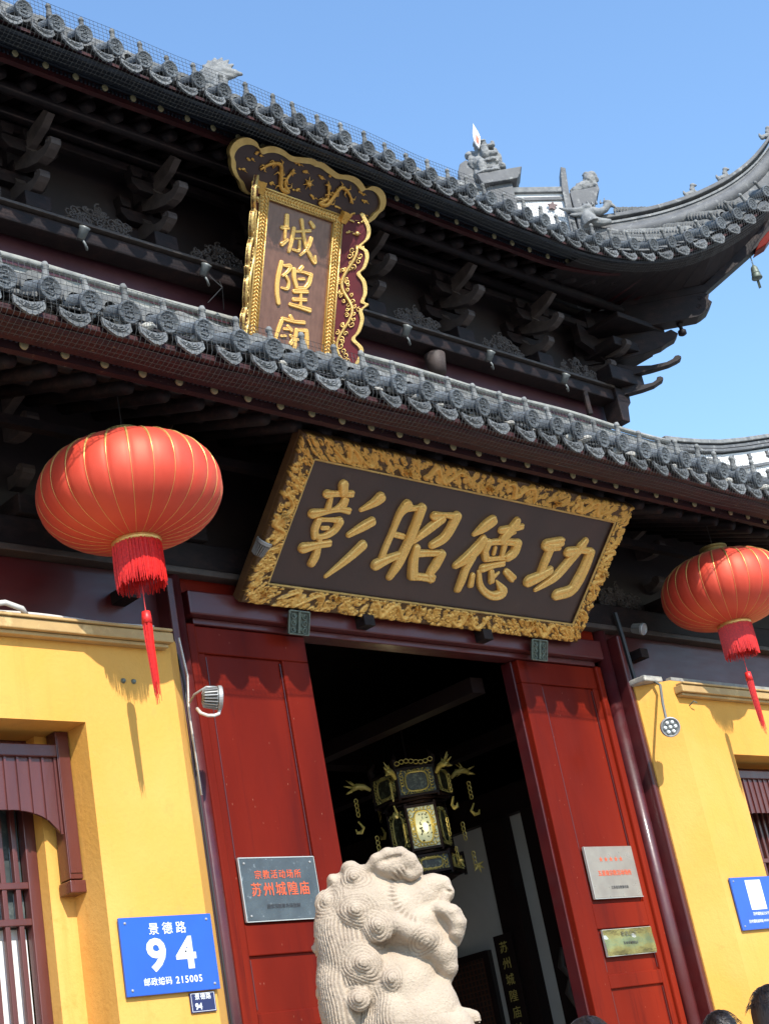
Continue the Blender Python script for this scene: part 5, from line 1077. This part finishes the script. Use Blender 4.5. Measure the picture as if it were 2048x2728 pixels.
class SDF:
    def __init__(s, lo, hi, h):
        s.h = h; s.lo = np.array(lo); n = [int((b-a)/h)+1 for a, b in zip(lo, hi)]
        s.ax = [lo[i]+h*np.arange(n[i]) for i in range(3)]; s.F = np.full(n, .2)
    def region(s, lo, hi):
        sl = []; g = []
        for i in range(3):
            a = max(0, int((lo[i]-s.lo[i])/s.h)-1); b = min(len(s.ax[i]), int((hi[i]-s.lo[i])/s.h)+2)
            if b <= a: return None
            sl.append(slice(a, b)); g.append(s.ax[i][a:b])
        return tuple(sl), np.meshgrid(*g, indexing='ij')
    def merge(s, sl, d, k, sub=False):
        A = s.F[sl]
        if sub: d = -d; hh = np.clip(.5-.5*(A-d)/k, 0, 1); s.F[sl] = A*(1-hh)+d*hh+k*hh*(1-hh)
        else: hh = np.clip(.5+.5*(A-d)/k, 0, 1); s.F[sl] = A*(1-hh)+d*hh-k*hh*(1-hh)
    def ell(s, x, y, w, rx, ry, rw, k=.014, sub=False, rot=0):
        c = px(x, y); c = (c[0], w*U, c[1]); r = np.array([rx, rw, ry])*U; R = max(r)+k+.01
        g = s.region([c[0]-R, c[1]-R, c[2]-R], [c[0]+R, c[1]+R, c[2]+R])
        if not g: return
        sl, (X, Y, Z) = g; X = X-c[0]; Y = Y-c[1]; Z = Z-c[2]
        if rot: cr_, sr_ = math.cos(rot), math.sin(rot); X, Z = X*cr_+Z*sr_, -X*sr_+Z*cr_
        q = np.sqrt((X/r[0])**2+(Y/r[1])**2+(Z/r[2])**2); q2 = np.sqrt((X/r[0]**2)**2+(Y/r[1]**2)**2+(Z/r[2]**2)**2)+1e-9
        s.merge(sl, q*(q-1)/q2, k, sub)
    def cap(s, pts, k=.012, sub=False, ws=1.):          # pts (x,y,w,r) chained round cones
        P = [(np.array([*px(x, y)[:1], w*U, px(x, y)[1]]), r*U) for x, y, w, r in pts]
        for (a, ra), (b, rb) in zip(P, P[1:]):
            R = max(ra, rb)*max(1, ws)+k+.01; g = s.region(np.minimum(a, b)-R, np.maximum(a, b)+R)
            if not g: continue
            sl, (X, Y, Z) = g; ab = b-a; L = max(1e-9, (ab[0]**2+(ab[1]/ws)**2+ab[2]**2))
            pa = (X-a[0], (Y-a[1])/ws, Z-a[2]); t = np.clip((pa[0]*ab[0]+pa[1]*ab[1]/ws+pa[2]*ab[2])/L, 0, 1)
            d = np.sqrt((pa[0]-t*ab[0])**2+(pa[1]-t*ab[1]/ws)**2+(pa[2]-t*ab[2])**2)-(ra+(rb-ra)*t)
            s.merge(sl, d, k, sub)
CURLS = [(545, 420, 235, 78), (350, 590, 150, 88), (565, 675, 300, 100), (725, 790, 310, 100), (1045, 890, 175, 92), (620, 1060, 300, 112), (590, 1310, 290, 72), (820, 1165, 300, 62), (262, 920, 0, 45), (310, 1240, 0, 50)]
def sculpt(s):
    s.ell(620, 640, 0, 335, 300, 300); s.ell(430, 900, 0, 180, 420, 255); s.ell(440, 1300, 0, 165, 420, 255)
    s.ell(560, 1000, 0, 235, 420, 290)
    s.ell(850, 660, 0, 260, 270, 265); s.ell(1010, 540, 0, 190, 160, 175)
    s.ell(840, 340, 0, 190, 135, 215); s.ell(600, 410, 0, 225, 115, 200, k=.02); s.ell(470, 480, 0, 130, 120, 190, k=.03)
    # folded ear / brow loop with its dark slit
    s.ell(830, 320, 150, 160, 105, 110, k=.012)
    s.ell(810, 295, 120, 185, 95, 140, k=.016)
    s.cap([(640, 345, 190, 30), (700, 285, 215, 38), (780, 240, 222, 38), (880, 236, 215, 42), (950, 290, 190, 52), (985, 355, 150, 56), (955, 390, 170, 42), (850, 352, 225, 24), (740, 350, 225, 24)], k=.016)
    s.cap([(705, 316, 262, 9), (780, 296, 262, 22), (845, 276, 258, 20), (885, 262, 250, 9)], k=.005, sub=True)
    s.ell(505, 335, 110, 70, 55, 100, k=.02); s.ell(372, 420, 40, 42, 50, 120, k=.02)
    # nose and upper lip
    s.ell(1100, 465, 0, 135, 98, 140); s.cap([(1120, 420, 0, 60), (1195, 440, 40, 52), (1230, 505, 60, 42), (1200, 560, 70, 44)], k=.014, ws=1.3)
    s.cap([(1130, 500, 165, 20), (1190, 488, 135, 20), (1240, 510, 105, 14)], k=.006, sub=True)
    s.cap([(1085, 625, 70, 40), (1170, 640, 70, 58), (1250, 668, 60, 66), (1290, 742, 55, 64), (1282, 822, 50, 54), (1290, 872, 45, 26)], k=.014, ws=2.0)
    s.cap([(1075, 672, 262, 34), (1120, 700, 240, 44), (1175, 770, 225, 50), (1222, 840, 205, 46), (1262, 895, 180, 24)], k=.008, sub=True)
    s.ell(1185, 790, 0, 130, 130, 95); s.ell(1130, 720, 0, 120, 110, 120)
    s.cap([(1100, 640, 150, 14), (1200, 665, 176, 14), (1262, 735, 172, 12), (1268, 830, 140, 8)], k=.006)
    s.cap([(1310, 640, 60, 16), (1345, 720, 60, 14), (1335, 800, 50, 12)], k=.01)
    s.cap([(930, 790, 80, 130), (1080, 860, 60, 118), (1185, 960, 30, 104), (1222, 1060, 20, 68), (1225, 1130, 0, 34)], k=.02, ws=1.3)
    s.ell(960, 750, 100, 190, 130, 160, k=.02)
    s.cap([(860, 770, 250, 62), (960, 815, 240, 66), (1060, 860, 200, 70)], k=.025)
    s.cap([(1010, 470, 205, 16), (1070, 500, 190, 18), (1080, 560, 190, 14)], k=.010, sub=True)      # crease behind the muzzle
    s.cap([(900, 500, 258, 9), (965, 478, 240, 12), (1010, 492, 215, 8)], k=.008, sub=True)
    # neck, chest, shoulder
    s.ell(830, 1200, 0, 330, 290, 270, k=.03); s.ell(930, 1480, 0, 400, 330, 300, k=.03); s.ell(1330, 1440, 0, 120, 90, 190, k=.02); s.ell(1130, 1330, 0, 170, 200, 190, k=.03)
    s.cap([(1320, 1400, 100, 50), (1400, 1420, 120, 44), (1420, 1470, 120, 40)], k=.01)
    s.ell(820, 1400, 210, 110, 150, 90, k=.02)
    for x, y, w, r in CURLS:
        s.ell(x, y, w-r*.50, r*1.18, r*1.12, r*.62, k=.020); s.ell(x-r*.10, y-r*.05, w+r*.10, r*.50, r*.50, r*.36, k=.016); s.ell(x-r*.14, y-r*.08, w+r*.36, r*.24, r*.24, r*.18, k=.010)
# head in fine voxels: only w>=0 is computed, then mirrored across the lion's middle
h_ = .0052
s = SDF((-.40, -.012, 1.88), (.42, .26, 2.68), h_); sculpt(s); nY = len(s.ax[1])
Fm = s.F; k0 = int(round(.012/h_))                       # index of w = 0 (approximately)
s.ax[1] = s.ax[1]
full = np.concatenate([Fm[:, k0+1:, :][:, ::-1, :], Fm[:, k0:, :]], 1); oy = -(Fm.shape[1]-k0-1)*h_
V, Q = surface_nets(full, (s.lo[0], oy, s.lo[2]), h_)
# chiselled grooves: rings round each curl, combed strands down the mane
def norms(V, Q):
    n = np.zeros_like(V); fn = np.cross(V[Q[:, 2]]-V[Q[:, 0]], V[Q[:, 3]]-V[Q[:, 1]])
    for j in range(4): np.add.at(n, Q[:, j], fn)
    return n/(np.linalg.norm(n, axis=1)[:, None]+1e-12)
N_ = norms(V, Q); disp = np.zeros(len(V)); best = np.full(len(V), 9.); g = np.zeros(len(V)); aw = np.abs(V[:, 1])
for x, y, w, r in CURLS:
    c = px(x, y); dd = np.sqrt((V[:, 0]-c[0])**2+(V[:, 2]-c[1])**2+(.55*(aw-(w+r*.4)*U))**2); an = np.arctan2(V[:, 2]-c[1], V[:, 0]-c[0])
    dd = dd*(1+.16*np.sin(an*2+x*.01)+.07*np.sin(an*3+y*.013)); rf = 1.62 if x < 1000 else 1.35; m = dd/(r*U*rf) < best; best = np.where(m, dd/(r*U*rf), best); g = np.where(m, dd/.0135+an/(2*math.pi), g)
pxx = (V[:, 0]-.049)/.000564+800; pyy = (2.638-V[:, 2]-(pxx-800)*.0001055)/.0005467+190
amp = np.clip((1.08-best)*5, 0, 1)
saw = (g % 1.0); disp += amp*.0040*(np.minimum(saw*1.6, (1-saw)*2.6)-.45)
mane = np.clip((560-(pxx-.12*(pyy-700)))/90, 0, 1)*np.clip((pyy-640)/120, 0, 1)*(1-amp)
disp += mane*.0032*np.cos((V[:, 0]*.8+V[:, 1]*.75+.006*np.sin(V[:, 2]*30))/.0150*2*math.pi)
brow = np.exp(-((pxx-800)**2/110**2+(pyy-490)**2/110**2))*(1-amp)
rr_ = np.sqrt((pxx-960)**2+(pyy-560)**2); ring = np.clip(1-np.abs(rr_-205)/45, 0, 1)*(pxx < 900)
disp += ring*.0048*np.cos(np.arctan2(pyy-560, pxx-960)*38)*(1-amp)
disp += np.random.default_rng(1).normal(0, .00035, len(V))
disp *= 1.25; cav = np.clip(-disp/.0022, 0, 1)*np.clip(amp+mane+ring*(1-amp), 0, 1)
V = V+N_*disp[:, None]
LH = Vector((.70388, .71032, 0)); LR_ = Vector((.71032, -.70388, 0)); LO = Vector((-3.1, -2.0283, 0))
LION = thing('stone_lion', 'pale granite guardian lion with spiral curls and open mouth in front of the left door', 'stone lion', LO)
Rm = np.array([[LR_.x, -LH.x, 0], [LR_.y, -LH.y, 0], [0, 0, 1]])  # columns p, w, z
W3 = V @ Rm.T
me = bpy.data.meshes.new('lion_body'); 
# coarse body below the head joined into the same mesh
s2 = SDF((-.55, -.42, .95), (.62, .42, 1.96), .018)
s2.h = .018
def wcap(s, pts, k=.03):
    for (a, ra), (b, rb) in zip(pts, pts[1:]):
        a = np.array(a); b = np.array(b); R = max(ra, rb)+k+.02; g_ = s.region(np.minimum(a, b)-R, np.maximum(a, b)+R)
        if not g_: continue
        sl, (X, Y, Z) = g_; ab = b-a; t = np.clip(((X-a[0])*ab[0]+(Y-a[1])*ab[1]+(Z-a[2])*ab[2])/(ab@ab), 0, 1)
        d = np.sqrt((X-a[0]-t*ab[0])**2+(Y-a[1]-t*ab[1])**2+(Z-a[2]-t*ab[2])**2)-(ra+(rb-ra)*t); s.merge(sl, d, k)
wcap(s2, [((-.22, 0, 2.0), .13), ((-.20, 0, 1.6), .19), ((-.22, 0, 1.25), .24)])
wcap(s2, [((.05, 0, 1.92), .20), ((.02, 0, 1.6), .20), ((-.1, 0, 1.3), .22)])
for sg in (-1, 1):
    wcap(s2, [((.16, .13*sg, 1.86), .10), ((.26, .15*sg, 1.55), .075), ((.30, .15*sg, 1.10), .065), ((.36, .15*sg, 1.04), .075)])
    wcap(s2, [((-.2, .17*sg, 1.25), .17), ((.02, .20*sg, 1.28), .11), ((.05, .2*sg, 1.08), .07), ((.15, .2*sg, 1.04), .06)])
V2, Q2 = surface_nets(s2.F, s2.lo, .018)
# the coarse body tucks inside the fine head mesh
keep = V2[Q2].mean(1)[:, 2] < 1.93; Q2 = Q2[keep]; V2w = V2 @ Rm.T
VV = np.concatenate([W3, V2w]); QQ = np.concatenate([Q, Q2+len(W3)])
me.from_pydata(VV.tolist(), [], QQ.tolist()); me.update(); me.polygons.foreach_set('use_smooth', [True]*len(me.polygons))
ca = me.attributes.new('groove_shade', 'FLOAT', 'POINT'); ca.data.foreach_set('value', np.concatenate([cav, np.zeros(len(V2w))]).astype(np.float32))
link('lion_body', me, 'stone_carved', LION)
mb = MB(); q_ = lambda a, b, w: LR_*a-LH*w+Vector((0, 0, b))
mb.prism([(-.55, .14), (.60, .14), (.60, .22), (.56, .27), (.52, .30), (.52, .80), (.56, .84), (.60, .88), (.60, .97), (-.55, .97), (-.55, .88), (-.51, .84), (-.47, .80), (-.47, .30), (-.51, .27), (-.55, .22)], q_, -.40, .40)
mb.build('pedestal', 'stone', LION, bevel=.01)

# ============================================================ PALACE LANTERN in the hall
PLc = Vector((1.54, 2.13, 3.40)); PT = thing('palace_lantern', 'dark wooden hexagonal palace lantern with gilt filigree hanging inside the hall', 'lantern', PLc)
nf = Vector((-.59, -.80, 0)).normalized(); a0 = math.atan2(nf.y, nf.x)
def face(k): 
    q = a0+k*math.pi/3; n = Vector((math.cos(q), math.sin(q), 0)); return n, Vector((-n.y, n.x, 0))
def filig_frame(w, h, fn, r=.0045, seed=0, m=.22):
    mb = MB(); rr = random.Random(seed)
    iw, ih = w*(1-m*1.6), h*(1-m)
    ov = [(iw/2*math.copysign(abs(math.cos(q))**.6, math.cos(q)), ih/2*math.copysign(abs(math.sin(q))**.6, math.sin(q))) for q in np.linspace(0, 2*math.pi, 33)]
    mb.tube([fn(a, b, .006) for a, b in ov], r*1.1, 5, False)
    n = int((w+h)/.015)
    for i in range(n):
        q = 2*math.pi*(i+.5)/n; a = math.cos(q); b = math.sin(q); mx = max(abs(a)/(w*.455), abs(b)/(h*.46)); x, y = a/mx, b/mx
        sx = .93
        mb.tube([fn(x*sx+.014*math.cos(t), y*sx+.014*math.sin(t), .005) for t in np.linspace(rr.uniform(0, 3), rr.uniform(4, 7.5), 8)], r*.8, 4, False)
    return mb
def tier(z0, z1, R, oval, mid=False):
    rad = R/math.cos(math.pi/6)
    for k in range(6):
        n, t = face(k); w = rad*.94
        fn = lambda a, b, c, n=n, t=t: n*(R+c)+t*a+Vector((0, 0, (z0+z1)/2+b))
        vis = k in (0, 1, 5)
        p = MB(); p.prism([(-w/2, (z0-z1)/2), (w/2, (z0-z1)/2), (w/2, (z1-z0)/2), (-w/2, (z1-z0)/2)], fn, -.012, -.004)
        pane = p.build('glass_pane', 'lampglow' if (mid and k == 0) else 'lampglass', PT)
        hh = (z1-z0)/2
        for b0, b1 in ((-hh-.012, -hh+.008), (hh-.008, hh+.012)): MB().prism([(-w/2-.01, b0), (w/2+.01, b0), (w/2+.01, b1), (-w/2-.01, b1)], fn, -.015, .014).build('rail', 'darkwood', PT)
        q = a0+(k+.5)*math.pi/3; e = Vector((math.cos(q), math.sin(q), 0))*rad
        MB().tube([e+Vector((0, 0, z0-.03)), e+Vector((0, 0, z1+.03))], .014, 7).build('corner_bar', 'darkwood', PT)
        if vis: filig_frame(w-.02, z1-z0-.015, fn, .0058, k).build('filigree', 'filigree', PT)
        if mid and k == 0:
            MB().ell(fn(.015, -.01, -.010), (.030, .030, .048), 12, 8).build('lit_bulb', 'bulb', PT, smooth=True)
        if mid and k == 0:                              # painted figure scene, broken dark brush marks
            m2 = MB(); rr = random.Random(3)
            for j in range(44):
                a, b = rr.gauss(0, .035), rr.gauss(0, .06); m2.tube([fn(a, b, .001), fn(a+rr.uniform(-.02, .02), b+rr.uniform(-.02, .02), .001)], rr.uniform(.002, .006), 4)
            m2.build('painted_figures', 'lampglass', PT)
tier(.65, .87, .285, True); tier(.22, .57, .215, False, True); tier(.02, .15, .27, True)
for z, R in ((.625, .30), (.60, .26), (.90, .31), (.19, .25), (-.01, .26)):
    MB().lathe([(.001, z-.008), (R, z-.008), (R, z+.008), (.001, z+.008)], n=6).build('plate', 'darkwood', PT)
for k in range(6):
    q = a0+(k+.5)*math.pi/3; e = Vector((math.cos(q), math.sin(q), 0)); T_ = Vector((0, 0, 1)); o = e*.345
    mb = MB()                                           # gilt dragon-head arm
    mb.tube([o+T_*.80, o+e*.05+T_*.84, o+e*.11+T_*.85, o+e*.16+T_*.83], [.014, .022, .028, .020], 7)
    rr = random.Random(k)
    for j in range(9): mb.tube([o+e*.12+T_*.85, o+e*(.12+rr.uniform(-.10, .09))+T_*(.85+rr.uniform(-.05, .08))+Vector((rr.uniform(-.02, .02), rr.uniform(-.02, .02), 0))], [.014, .002], 5)
    mb.tube([o+e*.16+T_*.82, o+e*.21+T_*.80], [.015, .004], 6); mb.tube([o+e*.16+T_*.85, o+e*.22+T_*.87], [.011, .004], 6)
    mb.build('dragon_arm', 'filigree' if k in (1, 2, 5, 4, 0) else 'filigree', PT, smooth=True)
    for zz, yy in ((.78, .14), (.45, .02), (.20, .06)):
        mb = MB()
        for j in range(4): mb.tube([o+e*yy+T_*(zz-.05-j*.038)+e*(.014*math.cos(t))+T_*(.02*math.sin(t)) for t in np.linspace(0, 6.28, 8)], .0045, 4, False)
        mb.build('ornament_chain', 'filigree', PT)
    mb = MB(); c = o+e*.13+T_*.54; mb.tube([c+e*.02+T_*.02, c-e*.015-T_*.04, c+e*.01-T_*.075, c+e*.045-T_*.07, c+e*.055-T_*.04], [.006, .013, .017, .014, .004], 6); mb.build('hanging_ornament', 'filigree', PT)
    mb = MB(); c = o+e*.08+T_*.05
    for j in range(6): mb.tube([c, c+e*rr.uniform(-.05, .05)+T_*rr.uniform(-.09, .04)], [.014, .003], 5)
    mb.build('hanging_ornament', 'filigree', PT)
    mb = MB(); mb.tube([o*.9+T_*.90, o*.95+T_*.95, o*.8+T_*1.02], [.035, .03, .006], 6); mb.build('finial', 'darkwood', PT)
n, t = face(0)
mb = MB()
for i in range(8): mb.tube([n*.31+t*(-.14+.04*i+.02*math.cos(q))+Vector((0, 0, .92+.012*math.sin(i*.9)+.018*math.sin(q))) for q in np.linspace(0, 6.28, 9)], .004, 4, False)
mb.build('crest_filigree', 'filigree', PT)
MB().tube([(0, 0, .9), (0, 0, 1.35)], .01, 6).build('hanging_rod', 'darkwood', PT)
# the lamp burning inside it
pl = bpy.data.lights.new('lamp_bulb', 'POINT'); pl.energy = .8; pl.color = (1, .85, .5); pl.shadow_soft_size = .05
plo = bpy.data.objects.new('lamp_bulb', pl); COL.objects.link(plo); plo.location = PLc+nf*.36+Vector((0, 0, .42))

# ============================================================ couplet board and lattice screen in the hall
S = thing('couplet_board', 'black vertical board with gold characters on the pilaster inside the hall', 'board', (3.05, 2.79, 1.2))
MB().box(-.03, 0, -.11, .11, -.2, 1.82).build('board', 'darkwood', S, bevel=.004)
for k, ch in enumerate('苏州城隍庙法'):
    me = text_mesh(ch, .105, .001, .0006); o = link('character', me, 'filigree', S); o.location = (-.033, 0, 1.70-.142*k); o.rotation_euler = (math.pi/2, 0, -math.pi/2)
S = thing('lattice_screen', 'red-brown lattice screen against the grey hall wall', 'screen', (3.14, 3.62, 1.0))
MB().box(0, .05, -.52, .52, 0, 1.94).build('backing', 'black', S)
mb = MB(); mb.box(-.03, 0, -.52, -.47, 0, 1.94); mb.box(-.03, 0, .47, .52, 0, 1.94); mb.box(-.03, 0, -.47, .47, 1.88, 1.94); mb.build('frame', 'darkwood', S, bevel=.004)
mb = MB()
for k in range(20): mb.box(-.018, -.008, -.47+.047*k+.018, -.47+.047*k+.029, 0, 1.88)
for k in range(39): mb.box(-.022, -.012, -.47, .47, .02+.048*k, .031+.048*k)
mb.build('lattice', 'latt', S, kind='stuff')
mb = MB(); mb.tube([(2.9, 2.02, 2.75), (2.9, 2.06, 2.6), (2.9, 2.0, 2.5), (2.9, 2.05, 2.38), (2.9, 1.98, 2.2)], [.03, .05, .03, .045, .02], 8); mb.tube([(2.9, 2.02, 2.6), (2.9, 1.93, 2.5), (2.9, 1.95, 2.4)], [.03, .03, .01], 6)
tag(mb.build('hall_ornament', 'wood_edge', None, smooth=True), 'dim grey hanging carving beside the right door jamb inside the hall', 'carving')

# ============================================================ PEOPLE (heads just reach into the picture)
def person(loc, H, facing, label, cloth, hairlen=.0, tilt=0, knot=False):
    t = thing('person', label, 'person', loc, None, facing)
    V_ = [(0, 0, .53), (0, 0, .64), (0, .0, .74), (0, .005, .82), (0, 0, .86), (0, -.005, .885),
          (.055, 0, .50), (.06, -.01, .28), (.06, .01, .04), (.065, -.07, .015), (-.055, 0, .50), (-.06, -.01, .28), (-.06, .01, .04), (-.065, -.07, .015),
          (.10, 0, .81), (.125, 0, .63), (.12, -.05, .49), (.118, -.07, .44), (-.10, 0, .81), (-.125, 0, .63), (-.12, -.05, .49), (-.118, -.07, .44)]
    Rr = [.075, .068, .082, .075, .03, .03, .055, .036, .024, .02, .055, .036, .024, .02, .034, .025, .017, .015, .034, .025, .017, .015]
    E_ = [(0, 1), (1, 2), (2, 3), (3, 4), (4, 5), (0, 6), (6, 7), (7, 8), (8, 9), (0, 10), (10, 11), (11, 12), (12, 13), (3, 14), (14, 15), (15, 16), (16, 17), (3, 18), (18, 19), (19, 20), (20, 21)]
    me = bpy.data.meshes.new('clothed_body'); me.from_pydata([tuple(c*H for c in v) for v in V_], E_, []); me.update()
    o = link('clothed_body', me, cloth, t); sk = o.modifiers.new('skin', 'SKIN')
    for i, v in enumerate(me.skin_vertices[0].data if me.skin_vertices else []): pass
    if not me.skin_vertices:
        bpy.context.view_layer.objects.active = o
    try:
        for i, v in enumerate(me.skin_vertices[0].data): v.radius = (Rr[i]*H*1.0, Rr[i]*H*.8)
        me.skin_vertices[0].data[0].use_root = True
    except Exception: pass
    sb = o.modifiers.new('sub', 'SUBSURF'); sb.levels = 2; sb.render_levels = 2
    hz = .935*H
    hb = MB(); hb.ell((0, 0, hz), (.075, .092, .112), 20, 14); hb.ell((0, -.045, hz-.05), (.048, .045, .055), 14, 10)
    hb.tube([(0, -.088, hz+.012), (0, -.112, hz-.022), (0, -.094, hz-.030)], [.008, .015, .008], 8)
    for sg in (-1, 1):
        hb.ell((.077*sg, .004, hz-.008), (.010, .020, .032), 10, 8)
        hb.tube([(.10*sg*H/1.7*1.18, -.118*H/1.7*.0-.119, .44*H), (.118*sg*H, -.125, .415*H)], [.02, .026], 7)
        for k in range(5): hb.tube([(.118*sg*H+.012*(k-2), -.125, .415*H), (.118*sg*H+.014*(k-2), -.135, .395*H-(.02 if k else 0)), (.118*sg*H+.014*(k-2), -.128, .372*H)], [.009, .008, .006], 6)
    hb.build('head_and_hands', 'skin', t, smooth=True)
    eb = MB()
    for sg in (-1, 1): eb.ell((.030*sg, -.082, hz+.004), (.011, .008, .006), 8, 6)
    eb.build('eyes', 'black', t, smooth=True)
    hm = MB()
    P = []
    for i in range(15):
        th = math.pi*.60*i/14
        row = []
        for k in range(41):
            q = 2*math.pi*k/40; front = max(0, -math.sin(q)); r_ = 1.09+.018*math.sin(q*17+i*.7)+.012*math.sin(q*31)
            tt = th*(1-.42*front)
            row.append((.079*r_*math.sin(tt)*math.cos(q), .010+.096*r_*math.sin(tt)*math.sin(q), hz+.012+.112*r_*math.cos(tt)-(hairlen*(i/14)**2*max(0, math.sin(q)+.35))))
        P.append(row)
    hm.grid(P)
    rr = random.Random(int(H*1000))
    for k in range(260):                                 # loose strands
        q = rr.uniform(0, 6.28); th = rr.uniform(0, 1.2); c = Vector((.079*math.sin(th)*math.cos(q), .010+.096*math.sin(th)*math.sin(q), hz+.012+.112*math.cos(th)))*1
        d = Vector((math.cos(q+1), math.sin(q+1), -.2))*.05
        hm.tube([c*1.0+Vector((0, 0, .009)), c+d*.5+Vector((0, 0, .012)), c+d+Vector((0, 0, -.006))], [.0012, .001, .0004], 3, False)
    if knot: hm.ell((0, .10, hz+.05), (.045, .04, .04), 12, 8)
    hm.build('hair', 'hair', t, smooth=True)
    return t
CAMP = Vector((-7.876, -6.848, 0))
for (dx, dy, dz, s_, lab, cl, hl, kn) in (
    ((-3.02), (-2.88), 1.80, 1, 'person with short dark hair, second head from the left at the bottom edge', 'cloth1', 0, False),
    ((-3.13), (-2.62), 1.74, 1, 'person barely showing greyish hair, leftmost head at the bottom edge', 'cloth1', 0, False),
    ((-1.18), (-2.20), 1.795, 1, 'person with rounded dark hair, third head from the left at the bottom edge', 'cloth2', .04, False),
    ((-2.43), (-3.32), 1.79, 1, 'person with smooth dark brown hair, rightmost head at the bottom edge', 'cloth1', .10, False)):
    person((dx, dy, .14 if False else 0), dz-.02, math.radians(135), lab, cl, hl, 0, kn)
